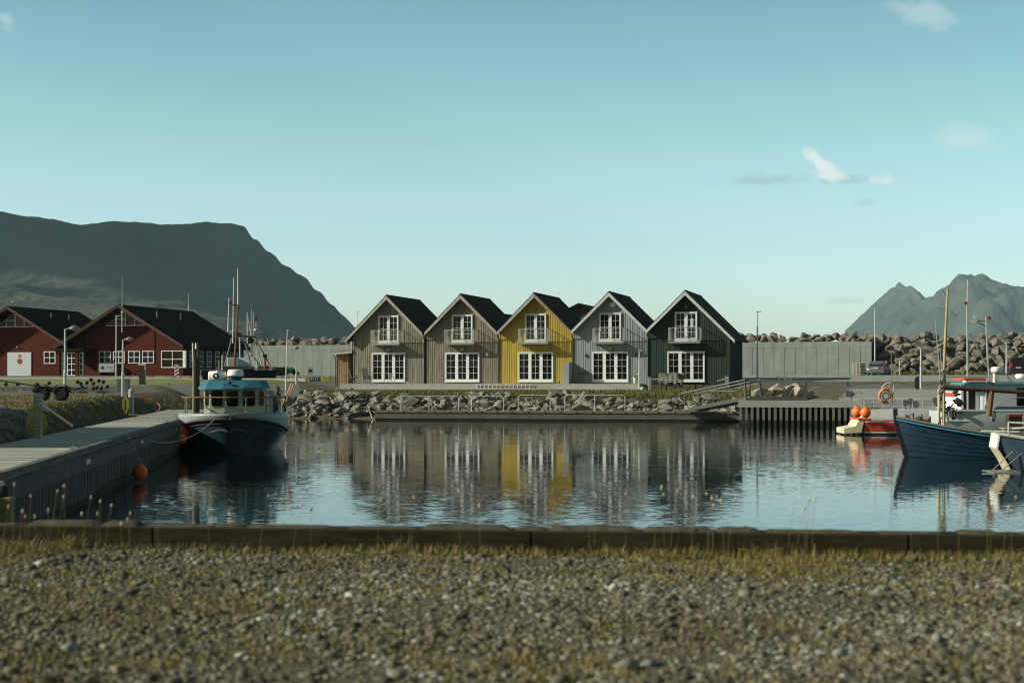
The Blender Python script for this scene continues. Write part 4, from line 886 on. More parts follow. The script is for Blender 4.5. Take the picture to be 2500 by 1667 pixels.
# side wall windows of the right hall (small tall ones), on its right wall
xr = 5.85
for y0 in (1.2, 2.9, 4.6, 6.3, 7.9, 9.5, 11.0):
    f = MB(); f.box(xr + .01, xr + .07, y0, y0 + .95, .85, 2.35); o = f.build('side_window', white_w, B1)
    g = MB(); [g.box(xr + .071, xr + .08, y0 + .08 + j * .42, y0 + .44 + j * .42, .93 + k * .48, 1.35 + k * .48) for j in range(2) for k in range(3)]; g.build('pane', glass, o)
for B, y0 in ((B1, 2.4), (B1, 7.0), (B2, 3.5), (B2, 6.6)): MB().rod((1.9 if B is B1 else 1.6, y0, 5.2), (1.9 if B is B1 else 1.6, y0, 6.1), .08, n=8).build('roof_flue', M('flue_grey', (.16, .15, .14), .6), B)
am = thing('radio_mast', 'tall thin white antenna standing at the gable tip of the right hall', 'antenna', (B1.location.x, B1.location.y - 1.3, 7.0), RZ); MB().lathe((0, 0, 0), [(.04, 0), (.045, 2.5), (.02, 2.6), (.015, 5.1)], 8).build('mast', white_p, am)
m = MB().rod((-.15, 0, 1.85), (.15, 0, 1.85), .03); m.build('clamp', steel, am)
am = thing('roof_antenna', 'short white whip antenna at the rear ridge end of the right hall', 'antenna', (B1.location.x + V_[0] * 12.2, B1.location.y + V_[1] * 12.2, 9.5)); MB().lathe((0, 0, 0), [(.05, 0), (.04, .5), (.02, .6), (.015, 1.8)], 8).build('mast', white_p, am)
gl = thing('seagull', 'white seagull standing on the roof tip of the left red hall', 'bird', (B2.location.x - .25, B2.location.y - .6, 9.62), R(20))
m = MB(); rings = []
for (x, z, r) in [(-.30, .22, .02), (-.2, .25, .05), (-.05, .27, .09), (.1, .31, .085), (.18, .38, .05), (.22, .44, .05), (.27, .47, .04), (.33, .45, .008)]: rings.append([(x, r * math.cos(q), z + r * math.sin(q)) for q in [2 * math.pi * i / 10 for i in range(10)]])
m.loft(rings, True, True); m.build('body', white_p, gl, smooth=True); m = MB(); [m.rod((0, s * .03, .18), (.01, s * .03, 0), .01, n=5) for s in (-1, 1)]; m.build('leg', orange, gl)
m = MB(); [m.cbox((-.1, s * .08, .29), (.30, .02, .09), 0, 0, R(10)) for s in (-1, 1)]; m.build('wing', dsteel, gl)
# brown building behind the yellow and grey houses
bx, by = 0, 0
bh = thing('brown_building', 'dark brown gabled building peeping out behind the yellow and grey houses', 'building', ((1415 - CX) / F * 140, 140, 2.9), RZ)
MB().prism([(-7, 0), (4.6, 0), (4.6, 4.5), (0, 6.65), (-7, 3.2)], 0, 9).build('wall', M('dark_brown_cladding', (.05, .035, .025), .85, stretch=(.5, .5, 8)), bh)
m = MB(); m.prism([(0, 6.85), (5.3, 4.35), (5.3, 4.2), (0, 6.68)], -.5, 9.4); m.prism([(0, 6.85), (-8, 3.0), (-8, 2.85), (0, 6.68)], -.5, 9.4); m.build('roof', blackroof, bh)
o = MB().box(-.4, 1.2, -.06, .02, 4.1, 4.98).build('window', white_w, bh); MB().box(-.3, 1.1, -.08, -.062, 4.2, 4.88).build('pane', glass, o)
b3 = thing('dark_roof_building', 'dark roof edge showing behind the second and third house roofs', 'building', ((1224 - CX) / F * 145, 145, 2.9), RZ)
MB().prism([(-6, 0), (4, 0), (4, 3.6), (0, 5.95), (-6, 2.5)], 0, 8).build('wall', M('dark_brown_cladding', (.05, .035, .025)), b3)
m = MB(); m.prism([(0, 6.15), (5, 3.3), (5, 3.15), (0, 6.0)], -.5, 8.4); m.prism([(0, 6.15), (-6.5, 2.45), (-6.5, 2.3), (0, 6.0)], -.5, 8.4); m.build('roof', blackroof, b3)
# warehouse outside the picture on the left; its shade lies across the pier
wh = thing('warehouse', 'plain metal warehouse on the quay beyond the left edge', 'warehouse', (-31, 41.4, 1.75))
MB().box(-7.0, 6.5, -7.3, 7.4, 0, 8.3).build('wall', M('metal_cladding', (.3, .32, .32), .6, stretch=(9, 9, .3)), wh); MB().prism([(-7.3, 8.3), (6.8, 8.3), (-.2, 9.8)], -7.6, 7.7).build('roof', blackroof, wh); MB().box(6.48, 6.56, -2, 2, 0, 4.2).build('door', steel, wh)

# ------------------------------------------------------------------ pier
deckm = M('pier_deck_timber', (.33, .345, .31), .8, var=.2, scale=1.1, stretch=(5, .5, 5), bump=.004, rgb2=(.58, .60, .54))
sidem = M('pier_side_timber', (.045, .045, .040), .9, var=.3, scale=3, stretch=(6, 6, .4), rgb2=(.12, .125, .115), bump=.004)
algae = M('algae_timber', (.014, .016, .008), .85, var=.3, scale=4, rgb2=(.035, .034, .016))
p0, p1 = Vector((-8.0, 24.0)), Vector((-15.9, 83.6)); dv = (p1 - p0); PL = dv.length; pa = math.atan2(dv.y, dv.x)
pier = thing('timber_pier', 'long grey timber pier along the left side of the harbour', 'pier', (p0.x, p0.y, 0), pa)   # x along, +y to the left
m = MB(); rr_ = random.Random(2); x = 0; PWd = 3.0
while x < PL:
    w_ = .145; z = 1.02 + rr_.uniform(-.006, .006); m.box(x, x + w_ - rr_.choice([.008, .008, .012, .02]), .02, PWd + rr_.uniform(-.02, .02), z - .05, z); x += w_
m.build('deck_planks', deckm, pier)
kb = MB(); x = 0
while x < PL - 1: kb.cbox((x + 1.98, .10, 1.12), (3.92, .17, .15)); x += 3.95
kb.build('edge_beam', M('edge_timber', (.07, .065, .05), .85, var=.3, rgb2=(.15, .15, .135), scale=2, stretch=(.5, 5, 5)), pier, bevel=.012)
MB().box(0, PL, -.02, .04, .72, 1.03).build('fascia_beam', sidem, pier)
m = MB(); ma = MB(); x = .05
while x < PL: 
    m.box(x, x + .085, -.005 - .012 * rr_.random(), .06, .18 + .08 * math.sin(x * .6) * .5, .73); ma.box(x, x + .085, -.004, .06, -.8, .18 + .04 * math.sin(x * .6)); x += .12
m.build('side_plank', sidem, pier).__setitem__('kind', 'stuff'); ma.build('wet_side_plank', algae, pier).__setitem__('kind', 'stuff')
MB().box(0, PL, .07, .14, -.9, .95).build('inner_wall', algae, pier); MB().box(-.02, .06, .05, PWd, -.8, .97).build('end_wall', sidem, pier)
m = MB(); x = 1.5
while x < PL: m.rod((x, .25, -1), (x, .25, .95), .13, n=8); m.rod((x, PWd - .2, -1), (x, PWd - .2, .95), .13, n=8); x += 4
m.build('pile', algae, pier)
def on_pier(x, y, z=1.02): return (p0.x + math.cos(pa) * x - math.sin(pa) * y, p0.y + math.sin(pa) * x + math.cos(pa) * y, z)
for i, x in enumerate((8.7, 19.2, 30.5, 41)):
    t = thing('mooring_cleat', ['metal mooring cleat on the pier edge, nearest the camera', 'metal mooring cleat on the pier edge above the orange buoy', 'metal mooring cleat on the pier edge just before the blue boat', 'metal mooring cleat on the pier edge beside the blue boat'][i], 'cleat', on_pier(x, .32), pa, 'mooring cleats')
    m = MB(); m.cbox((0, 0, .03), (.34, .14, .05)); m.rod((-.07, 0, .03), (-.07, 0, .16), .03); m.rod((.07, 0, .03), (.07, 0, .16), .03); m.build('base', steel, t); MB().rod((-.2, 0, .17), (.2, 0, .17), .03).build('horn', steel, t)
    MB().box(-.3, .3, -.35, -.31, -.18, -.08).build('bracket', steel, t)
# concrete quay end with a yellow board
qe = thing('quay_end', 'grey concrete quay end with a dull yellow board below the pier', 'quay', (0, 0, 0)); MB().add([(-16, 20.4, -1), (-8.22, 23.5, -1), (-8.22, 23.95, -1), (-16, 23.95, -1), (-16, 20.4, .93), (-8.22, 23.5, .93), (-8.22, 23.95, .93), (-16, 23.95, .93)], [(0, 3, 2, 1), (4, 5, 6, 7), (0, 1, 5, 4), (1, 2, 6, 5), (2, 3, 7, 6), (3, 0, 4, 7)]).build('wall', concrete, qe)
MB().box(-8.22, -7.86, 23.72, 23.9, -.1, .80).build('yellow_board', M('dull_yellow', (.20, .19, .07), .8), qe)
# service posts with yellow hoses
def service_post(x, y, label, s=1.0):
    t = thing('service_post', label, 'service post', on_pier(x, y), 0, 'service posts on the pier'); P = M('post_body', (.33, .36, .36), .6)
    MB().box(-.11 * s, .11 * s, -.11 * s, .11 * s, 0, 1.0 * s).build('body', P, t, bevel=.01)
    MB().lathe((0, 0, 1.0 * s), [(.17 * s, 0), (.18 * s, .05), (.18 * s, .12), (.15 * s, .14), (.15 * s, .17), (.18 * s, .19), (.18 * s, .23), (.15 * s, .25), (.15 * s, .28), (.18 * s, .30), (.17 * s, .36), (.1 * s, .42), (.01, .43)], 20).build('lamp_top', P, t, smooth=30)
    return t
yh = M('yellow_hose', (.42, .38, .05), .6)
S1 = service_post(19.0, 2.8, 'grey pier service post with yellow hose loops, the nearer of two', .84)
m = MB(); rr_ = random.Random(4)
for i in range(7):
    w_ = .10 + .030 * i; b0 = .98 - .86 - rr_.uniform(-.05, .03) + .018 * (6 - i) * 2; pts_ = []
    for k in range(25):
        u = k / 24 * math.pi * 2; xx = w_ * (1.25 - .45 * math.cos(u)) * math.sin(u); zz = (.97 + b0) / 2 + (.97 - b0) / 2 * math.cos(u); pts_.append((xx, -.17 - .006 * i, zz))
    m.tube(pts_, .013, 5)
hs = m.build('yellow_hose', yh); hs.location = S1.location; hs.scale = (.8, .8, .92); tag(hs, 'long coiled yellow hose hanging on the nearer service post', 'hose')
S2 = service_post(47.3, 3.5, 'slim grey pier service post with a yellow hose at its side, farther off', .80)
m = MB()
for i in range(5):
    w_ = .07 + .03 * i; pts_ = [(-.18 + w_ * math.sin(k / 20 * 6.283) * .8 - .05, -.13, .48 + (.44 - .03 * i) * math.cos(k / 20 * 6.283)) for k in range(21)]; m.tube(pts_, .014, 5)
m.tube([(-.1, -.13, .1), (-.05, -.2, .02), (.4, -.3, .02), (.9, -.25, .02)], .014, 5)
hs = m.build('yellow_hose', yh); hs.location = S2.location; tag(hs, 'yellow hose hanging and trailing beside the farther service post', 'hose')
for i, (a, b_) in enumerate((((-14.4, 33), 0), ((-13.6, 36.5), 1), ((-16.9, 51), 2), ((-16.3, 53.6), 3))):
    x, y = a; z0 = landz(x - .6, y); t = thing('bank_pipe', ['dark pipe running down the bank at the left edge', 'lower dark pipe on the bank left of the hose post', 'dark pipe on the bank right of the hose post', 'second dark pipe on the bank right of the hose post'][i], 'pipe', (0, 0, 0), 0, 'pipes on the bank')
    MB().rod((x - .9, y + 1.6, 1.84), (x + 1.1, y - 1.0, 1.02), .05).build('pipe', M('pipe_dark', (.04, .042, .04), .9), t)

# ------------------------------------------------------------------ jetty, pontoon, gangways
jt = thing('pile_jetty', 'grey concrete jetty front with a row of vertical timber piles', 'jetty', (13.35, 89.4, 0), R(-11.5))
MB().box(0, 22, 0, 3.4, 1.05, 1.44).build('concrete_cap', concrete, jt); MB().box(.1, 22, .45, 3.2, -1, 1.05).build('inner_wall', algae, jt)
m = MB(); x = .05; k = 0; pm = M('pale_pile_timber', (.13, .135, .12), .85, var=.3, scale=3, stretch=(6, 6, .5))
while x < 22:
    w_ = .16; o = MB().box(x, x + w_, .02, .22, .30, 1.05).build('pile', pm, jt); MB().box(x + .003, x + w_ - .003, .025, .22, -.8, .30).build('wet_foot', algae, o); x += .335
pt = thing('floating_pontoon', 'long low grey floating pontoon below the rocks', 'pontoon', (0, 0, 0))
a_ = Vector(((915 - CX) / F * 100.5, 100.5)); b_ = Vector(((1812 - CX) / F * 96.2, 96.2)); pt.location = (a_.x, a_.y, 0); pt.rotation_euler = (0, 0, math.atan2(b_.y - a_.y, b_.x - a_.x)); PTL = (b_ - a_).length
MB().box(0, PTL, 0, 2.2, .12, .50).build('float_body', M('pontoon_concrete', (.10, .10, .085), .85, var=.2, scale=1.5), pt); MB().box(-.02, PTL + .02, -.05, 2.25, .50, .62).build('timber_fender', M('pontoon_timber', (.14, .12, .09), .85, var=.3, stretch=(.5, 5, 5)), pt)
MB().box(.05, PTL - .05, .05, 2.15, -.3, .12).build('wet_base', algae, pt)
x = .9; m = MB()
while x < PTL: m.cbox((x, -.07, .56), (.07, .03, .07)); x += 1.05
m.build('fender_bolt', dark, pt)
ptx = lambda px: (lambda k: (a_.y * k - a_.x) / (math.cos(pt.rotation_euler.z) - k * math.sin(pt.rotation_euler.z)))((px - CX) / F)
for i, (xa, xb, mids) in enumerate(((977, 1119, (1047,)), (1151, 1229, ()), (1265, 1343, ()), (1379, 1526, (1452,)))):
    t = thing('hoop_rail', ['wide hoop handrail with a middle post, left end of the pontoon', 'narrow hoop handrail, second from the left on the pontoon', 'narrow hoop handrail, third from the left on the pontoon', 'wide hoop handrail with a middle post, nearest the gangway'][i], 'handrail', (pt.location.x, pt.location.y, 0), pt.rotation_euler.z, 'hoop handrails on the pontoon')
    A, B_ = ptx(xa), ptx(xb); H = 1.60 if i < 2 else 1.66; r = .18; P = [(A, .1, .62), (A, .1, H - r)] + [(A + r - r * math.cos(q), .1, H - r + r * math.sin(q)) for q in (.4, .8, 1.2)] + [(A + r, .1, H), (B_ - r, .1, H)] + [(B_ - r + r * math.sin(q), .1, H - r + r * math.cos(q)) for q in (.4, .8, 1.2)] + [(B_, .1, H - r), (B_, .1, .62)]
    MB().tube(P, .032, 8).build('rail', M('rail_steel', (.42, .48, .50), .5, .3), t)
    for q in mids: MB().rod((ptx(q), .1, .62), (ptx(q), .1, H), .028).build('post', M('rail_steel', (.4, .4, .4)), t)
ch = thing('anchor_chain', 'grey anchor chain dropping from the left end of the pontoon', 'chain', (0, 0, 0)); m = MB(); c0 = Vector(W(898, 990, 101.2)); c1 = Vector(W(910, 1026, 100.4))
for i in range(16):
    c = c0.lerp(c1, i / 15); m.torus(c, .045, .016, 10, 5, 'Y' if i % 2 else 'X')
m.build('link', steel, ch)
def gangway(label, A, Bp, ht, w_, wires, endhoops):
    A = Vector(A); Bp = Vector(Bp); d_ = Bp - A; Lh = math.hypot(d_.x, d_.y); t = thing('gangway', label, 'gangway', A, math.atan2(d_.y, d_.x), 'steel gangways'); pit = math.atan2(d_.z, Lh); Ln = d_.length
    g = lambda x, y, z: (x * math.cos(pit) - z * math.sin(pit), y, x * math.sin(pit) + z * math.cos(pit))
    gm_ = M('gangway_steel', (.16, .18, .185), .5, .3); gr_ = M('truss_steel', (.10, .11, .11), .8); k = MB()
    for y in (0, w_): k.add([g(0, y, -.1), g(Ln, y, -.1), g(Ln, y + .08, -.1), g(0, y + .08, -.1), g(0, y, .12), g(Ln, y, .12), g(Ln, y + .08, .12), g(0, y + .08, .12)], [(0, 3, 2, 1), (4, 5, 6, 7), (0, 1, 5, 4), (1, 2, 6, 5), (2, 3, 7, 6), (3, 0, 4, 7)])
    k.build('side_beam', M('beam_steel', (.08, .085, .085), .5, .4), t)
    MB().add([g(0, .09, -.02), g(Ln, .09, -.02), g(Ln, w_ - .01, -.02), g(0, w_ - .01, -.02), g(0, .09, .03), g(Ln, .09, .03), g(Ln, w_ - .01, .03), g(0, w_ - .01, .03)], [(0, 3, 2, 1), (4, 5, 6, 7), (0, 1, 5, 4), (1, 2, 6, 5), (2, 3, 7, 6), (3, 0, 4, 7)]).build('deck', deckm, t)
    for y in (.03, w_ + .03):
        P = [g(0, y, ht), g(Ln, y, ht)]
        if endhoops in ('L', 'LR'): P = [g(.1, y, .35 * ht), g(-.45, y, .62 * ht), g(-.62, y, .82 * ht), g(-.45, y, ht * .97), g(-.2, y, ht)] + P[1:]
        if endhoops in ('R', 'LR'): P = P[:-1] + [g(Ln + .35, y, ht), g(Ln + .6, y, ht * .88), g(Ln + .62, y, ht * .7), g(Ln + .05, y, .42 * ht)]
        MB().tube(P, .045, 8).build('handrail', gm_, t)
        wm_ = MB(); n_ = wires
        for i in range(n_):
            x0_ = Ln * (i + .04) / n_; x1_ = Ln * (i + .96) / n_; xm = (x0_ + x1_) / 2
            wm_.rod(g(x0_, y, .1), g(xm - .03, y, ht), .012, n=5); wm_.rod(g(x1_, y, .1), g(xm + .03, y, ht), .012, n=5)
        wm_.build('truss_rod', gr_, t)
        for xx in (.06, Ln - .06): MB().cbox(g(xx, y, ht / 2 + .05), (.09, .09, ht - .05), 0, 0, -pit).build('end_post', M('beam_steel', (.1, .1, .1)), t)
    return t
A = W(1672, 998, 96.6); Bq = W(1822, 973, 90.6)
gangway('sloping steel gangway rising from the pontoon to the jetty', (A[0], A[1], .72), (Bq[0], Bq[1], 1.56), 1.12, 1.1, 5, 'L')
A = W(1829, 973, 90.2); gangway('level steel gangway section lying on the jetty before the pale boulders', (A[0], A[1], 1.56), (A[0] + 3.35, A[1] - .55, 1.50), 1.06, 1.1, 3, 'R')
hb = thing('hinge_bracket', 'pale metal bracket where the gangway meets the pontoon', 'bracket', W(1678, 1001, 96.4)); MB().box(-.15, .15, -.1, .1, 0, .28).build('plate', white_p, hb); MB().box(-.9, .5, -.12, -.06, -.03, .03).build('bar', steel, hb)

# ------------------------------------------------------------------ boats
def hull_rings(Ls, half, sheer, keel, flare, zs, rake, stern=1.0, ns=26):
    """stations from bow (y=0) to stern (y=L) : rings of points per level, one side"""
    out = []
    for i in range(ns):
        u = (i / (ns - 1)) ** 1.25; out.append((u, u * Ls))
    return out
def make_hull(L_, half_f, sheer_f, wl_ratio, keel_z, rake, levels, mat_of, par, bow_axis='y-'):
    """levels: list of (name, f0, f1, material) in fractions of height between keel and sheer; local: bow towards -y"""
    ns = 40; us = [(i / (ns - 1)) ** 2.2 for i in range(ns)]
    def pt(u, f, side):
        sh = sheer_f(u); b = half_f(u); z = keel_z + (sh - keel_z) * f
        zz = (z - 0) / max(.01, sh); prof = min(1, max(0, f)) ** .30 * (wl_ratio + (1 - wl_ratio) * f ** 1.6)
        bow_fine = 1 - (1 - min(1, u / .4)) ** 2 * (1 - f) * .12
        y = u * L_ - rake * f * (1 - u) ** 2
        return (side * b * prof * bow_fine, y, z)
    objs = []
    for (nm, f0, f1, mat) in levels:
        k = max(2, int((f1 - f0) * 14) + 1); m = MB()
        m.loft([[pt(u, f0 + (f1 - f0) * j / (k - 1), -1) for u in us[::-1]] + [pt(u, f0 + (f1 - f0) * j / (k - 1), 1) for u in us[1:]] for j in range(k)])
        # transom
        m.loft([[pt(1, f0 + (f1 - f0) * j / (k - 1), -1), pt(1, f0 + (f1 - f0) * j / (k - 1), 1)] for j in range(k)])
        objs.append(m.build(nm, mat, par, smooth=45, fix=True))
    return pt, us, objs
# --- blue fishing boat at the pier
bX, bY = (579 - CX) / F * 56.5, 55.0
boat = thing('fishing_boat', 'dark blue fishing boat with blue cabin roof, moored bow first beside the pier', 'fishing boat', (bX, bY, 0), R(7.5))
navy = M('navy_hull_paint', (.014, .032, .046), .3, var=.3, scale=1.6, rgb2=(.036, .07, .095), stretch=(1.5, 1.5, .5)); bwh = M('bulwark_white', (.27, .32, .33), .45, var=.12, scale=2, stretch=(3, 3, .5)); cabw = M('cabin_cream', (.25, .27, .22), .5, var=.1, scale=2)
rb = M('rubbing_strake', (.03, .022, .016), .6, var=.3); afoul = M('antifouling', (.055, .020, .014), .8, var=.3); tblue = M('cabin_roof_blue', (.035, .15, .21), .35, var=.1); deckg = M('green_deck', (.10, .22, .17), .7)
half = lambda u: 1.98 * max(0.0, 1 - (1 - min(1, u / .30)) ** 2.5) ** .55 * (1 - .15 * max(0, u - .7) / .3) + .002
shr = lambda u: 1.22 - .52 * (half(u) / 1.98) ** 2.6 * min(1, .35 + u * 2) + .15 * max(0, (u - .6) / .4) ** 2
HLb = 9.6
pt_, us_, _o = make_hull(HLb, half, shr, .97, -.55, .45, [('bottom', 0, .36, afoul), ('hull', .36, 1.0, navy)], None, boat)
# bulwark above the strake
m = MB(); top = lambda u: 1.40 - .03 * min(1, u / .3) if u < .52 else 1.37 - .50 * min(1, (u - .52) / .10)
for s in (-1, 1):
    rings = []
    for j in range(4):
        f = j / 3; rings.append([(pt_(u, 1, s)[0] * (1 + .015 * f), pt_(u, 1, s)[1] - .08 * f * (1 - u), shr(u) + (top(u) - shr(u)) * f) for u in us_])
    rings.append([(pt_(u, 1, s)[0] * .95, pt_(u, 1, s)[1] + .05, top(u)) for u in us_]); rings.append([(pt_(u, 1, s)[0] * .94, pt_(u, 1, s)[1] + .06, shr(u) - .1) for u in us_]); m.loft(rings)
m.build('bulwark', bwh, boat, smooth=45)
for s in (-1, 1):
    MB().tube([(pt_(u, 1, s)[0] * 1.01, pt_(u, 1, s)[1] - .02, shr(u)) for u in us_], .055, 8).build('rubbing_strake', rb, boat, smooth=True)
    MB().tube([(pt_(u, .90, s)[0] * 1.01, pt_(u, .90, s)[1] - .02, pt_(u, .90, s)[2] + .02) for u in us_], .022, 6).build('trim_line', rb, boat, smooth=True)
    MB().tube([(pt_(u, 1, s)[0] * .97, pt_(u, 1, s)[1] - .02, top(u) + .015) for u in us_ if u < .62], .032, 6).build('bulwark_rail', M('rail_green', (.20, .28, .25), .5), boat)
m = MB(); m.loft([[(pt_(u, 1, -1)[0] * .95, pt_(u, 1, -1)[1] + .05, shr(u) + .02) for u in us_], [(pt_(u, 1, 1)[0] * .95, pt_(u, 1, 1)[1] + .05, shr(u) + .02) for u in us_]]); m.build('deck', deckg, boat)
# bow wing emblem
m = MB()
for s in (-1, 1):
    pp = [(.02, .80), (.12, .90), (.32, .94), (.55, .86), (.80, .76), (.55, .80), (.34, .86), (.16, .83), (.08, .75)]
    q = []
    for (a, z) in pp:
        # nearest station on the bow for that half width
        best = min(us_, key=lambda u: abs(pt_(u, .8, 1)[0] - a)); q.append((s * a, pt_(best, .8, 1)[1] - .17 - .05, z * .98))
    m.add(q, [tuple(range(len(q)))])
m.build('bow_emblem', M('emblem_grey', (.075, .085, .085), .6), boat)
# wheelhouse
wy0, wy1 = 3.0, 5.6; wz0, wz1 = .75, 2.32
def whx(k): return 1.17
m = MB(); prof_ = [(-1.17, wy1), (-1.17, wy0 + .55), (-.92, wy0 + .18), (-.35, wy0), (.35, wy0), (.92, wy0 + .18), (1.17, wy0 + .55), (1.17, wy1)]
m.slab(prof_, wz0, wz1); m.build('wheelhouse', cabw, boat)
def front_window(x0, x1, z0, z1, ya, yb, nm='window'):
    # slightly slanting panel between two plan points with rounded corners
    n_ = 5; r = .10; pts_ = []
    w_ = x1 - x0
    for (cx_, cz_, a0) in ((w_ - r, z1 - r, 0), (r, z1 - r, 90), (r, z0 + r, 180), (w_ - r, z0 + r, 270)):
        for k in range(n_ + 1):
            a = R(a0 + 90 * k / n_); pts_.append((cx_ + r * math.cos(a), cz_ + r * math.sin(a)))
    f = lambda q, g, o: [(x0 + (q_[0] - w_ / 2) * g + w_ / 2, ya + (yb - ya) * (q_[0] / w_) + o, (z0 + z1) / 2 + (q_[1] - (z0 + z1) / 2) * g) for q_ in q]
    m = MB(); a = f(pts_, 1.0, -.025); b_ = f(pts_, 1.12, -.012); n = len(a); m.loft([a, b_], closed=True); m.loft([b_, f(pts_, 1.12, .02)], closed=True); o = m.build(nm, cabw, boat)
    MB().add(f(pts_, 1.0, -.024), [tuple(range(n))]).build('pane', glass, o, fix=False)
for (xa, xb, ya, yb) in ((-1.12, -.97, wy0 + .48, wy0 + .25), (-.86, -.42, wy0 + .155, wy0 + .02), (-.29, .17, wy0, wy0), (.33, .80, wy0 + .0, wy0 + .14), (.94, 1.12, wy0 + .21, wy0 + .48)): front_window(xa, xb, 1.64, 2.24, ya - .01, yb - .01)
# roof with flared visor
m = MB(); o0 = [(-1.22, wy1 + .3), (-1.36, wy0 + .2), (-1.05, wy0 - .30), (-.4, wy0 - .52), (.4, wy0 - .52), (1.05, wy0 - .30), (1.36, wy0 + .2), (1.22, wy1 + .3)]
o1 = [(-1.16, wy1 + .25), (-1.22, wy0 + .45), (-.95, wy0 + .05), (-.36, wy0 - .12), (.36, wy0 - .12), (.95, wy0 + .05), (1.22, wy0 + .45), (1.16, wy1 + .25)]
m.loft([[(x, y, wz1 - .02) for x, y in o0], [(x * .995, y + .02, wz1 + .03) for x, y in o0], [(x, y, 2.64) for x, y in o1]], closed=True, caps=True); ro = m.build('roof', tblue, boat)
text_mesh('RE', .17, 'registration', M('faded_blue', (.03, .12, .18), .5), ro, (-.28, wy0 - .40, 2.44), (R(62), 0, 0))
MB().lathe((-.12, wy0 - .42, 2.53), [(.01, -.05), (.06, -.05), (.05, .08), (.01, .08)], 12, 'Y').build('horn', rb, ro)
# gear on the roof
MB().lathe((.02, wy0 + .75, 2.80), [(.33, .0), (.325, .04), (.29, .22), (.24, .25), (.01, .26)], 26).build('radar_dome', white_p, boat, smooth=40); MB().lathe((.02, wy0 + .75, 2.64), [(.24, 0), (.27, .12), (.27, .15), (.01, .155)], 20).build('radar_foot', navy, boat)
lr = MB().lathe((-.68, wy0 + .9, 2.80), [(.01, -.34), (.15, -.34), (.19, -.30), (.20, -.04), (.215, -.03), (.215, .03), (.20, .04), (.19, .30), (.15, .34), (.01, .34)], 20, 'X').build('liferaft_canister', white_p, boat, smooth=30)
MB().torus((-.72, wy0 + .62, 2.80), .085, .035, 18, 8, 'Y').build('speaker', black, lr)
bx_ = MB().box(-1.30, -.35, wy0 + 1.6, wy0 + 1.66, 2.66, 3.02); bx_.box(-.3, 1.55, wy0 + 1.7, wy0 + 2.3, 2.72, 3.04); bx_.build('net_screen', M('net_black', (.014, .015, .013), .9), boat)
fr_ = MB().rod((-1.35, wy0 + 1.6, 2.6), (-1.35, wy0 + 1.6, 3.05), .02); fr_.tube([(-1.35, wy0 + 1.6, 3.05), (-.2, wy0 + 1.6, 3.06), (.4, wy0 + 1.7, 3.10), (1.6, wy0 + 1.7, 3.07)], .018, 5); fr_.build('roof_rail', dsteel, boat)
MB().cbox((-.18, wy0 + 2.2, 3.35), (.42, .3, .40)).build('white_locker', white_p, boat, bevel=.03); MB().cbox((.28, wy0 + 2.3, 3.33), (.60, .05, .42), 0, R(-25)).build('pale_panel', M('pale_blue_panel', (.45, .55, .62), .4), boat)
m = MB(); m.cbox((-.05, wy0 + 2.1, 3.10), (1.5, .5, .18)); m.build('roof_net_heap', M('net_brown', (.03, .025, .018), .95, bump=.05, bscale=20), boat, bevel=.05)
MB().cbox((.95, wy0 + 2.1, 3.12), (.22, .2, .14)).build('orange_light', redp, boat)
def B(px, py, d=60.0):                                   # point in the boat's frame
    v = Vector(W(px, py, d)); return tuple(boat.matrix_world.inverted() @ v) if False else tuple(Matrix.Rotation(-R(7.5), 3, 'Z') @ (v - Vector((bX, bY, 0))))
rods = [  # name, from, to, r0, r1, material, depth
 ('mast', (572, 904), (581, 744), .045, .035, rustm, 60), ('antenna', (581, 744), (580, 656), .025, .012, white_p, 60), ('antenna', (568.5, 838), (570.5, 679), .022, .014, white_p, 60.2), ('antenna', (556.5, 810), (559, 726), .022, .012, white_p, 60.2),
 ('antenna', (604, 838), (603.5, 763), .022, .012, white_p, 61), ('antenna', (613, 820), (603.5, 765), .014, .010, white_p, 61), ('antenna', (542, 905), (542.5, 866), .022, .014, white_p, 59), ('antenna', (535, 905), (535, 880), .03, .02, woodg, 59),
 ('frame_leg', (546, 905), (566, 825), .03, .026, dsteel, 60), ('frame_leg', (616, 905), (599, 838), .03, .026, dsteel, 60), ('frame_leg', (643, 905), (618, 822), .035, .03, M('pale_steel', (.5, .53, .53)), 62), ('frame_leg', (646, 908), (600, 845), .028, .024, rustm, 62),
 ('mast', (614, 870), (615, 754), .04, .03, dsteel, 62), ('mast', (619, 875), (618.5, 761), .038, .03, M('pale_steel', (.5, .53, .53)), 62), ('cross_bar', (557, 818), (626, 823), .035, .035, dark, 60.5), ('cross_bar', (565, 745), (582, 744), .02, .02, dark, 60),
 ('frame_leg', (586, 874), (585, 825), .03, .03, M('pale_steel', (.5, .53, .53)), 61), ('frame_leg', (583, 890), (602, 858), .018, .018, rustm, 61), ('frame_leg', (594, 893), (625, 850), .016, .016, dsteel, 61), ('stay', (625, 825), (668, 908), .012, .012, dark, 62), ('stay', (627, 835), (672, 915), .012, .012, dark, 63),
 ('whip', (625, 800), (625, 776), .025, .02, steel, 62), ('frame_leg', (628, 905), (627, 850), .025, .025, M('pale_steel', (.5, .53, .53)), 62), ('gallows_post', (647, 905), (647, 868), .05, .05, rustm, 63)]
for nm, a, b_, r0, r1, mt, d in rods: MB().rod(B(a[0], a[1], d), B(b_[0], b_[1], d), r0, r1, 8).build(nm, mt, boat)
MB().cbox(B(563, 740), (.10, .10, .13)).build('red_light', M('lamp_red', (.35, .02, .02), .4), boat); MB().cbox(B(626, 780, 62), (.09, .09, .14)).build('red_light', M('lamp_red', (.35, .02, .02)), boat)
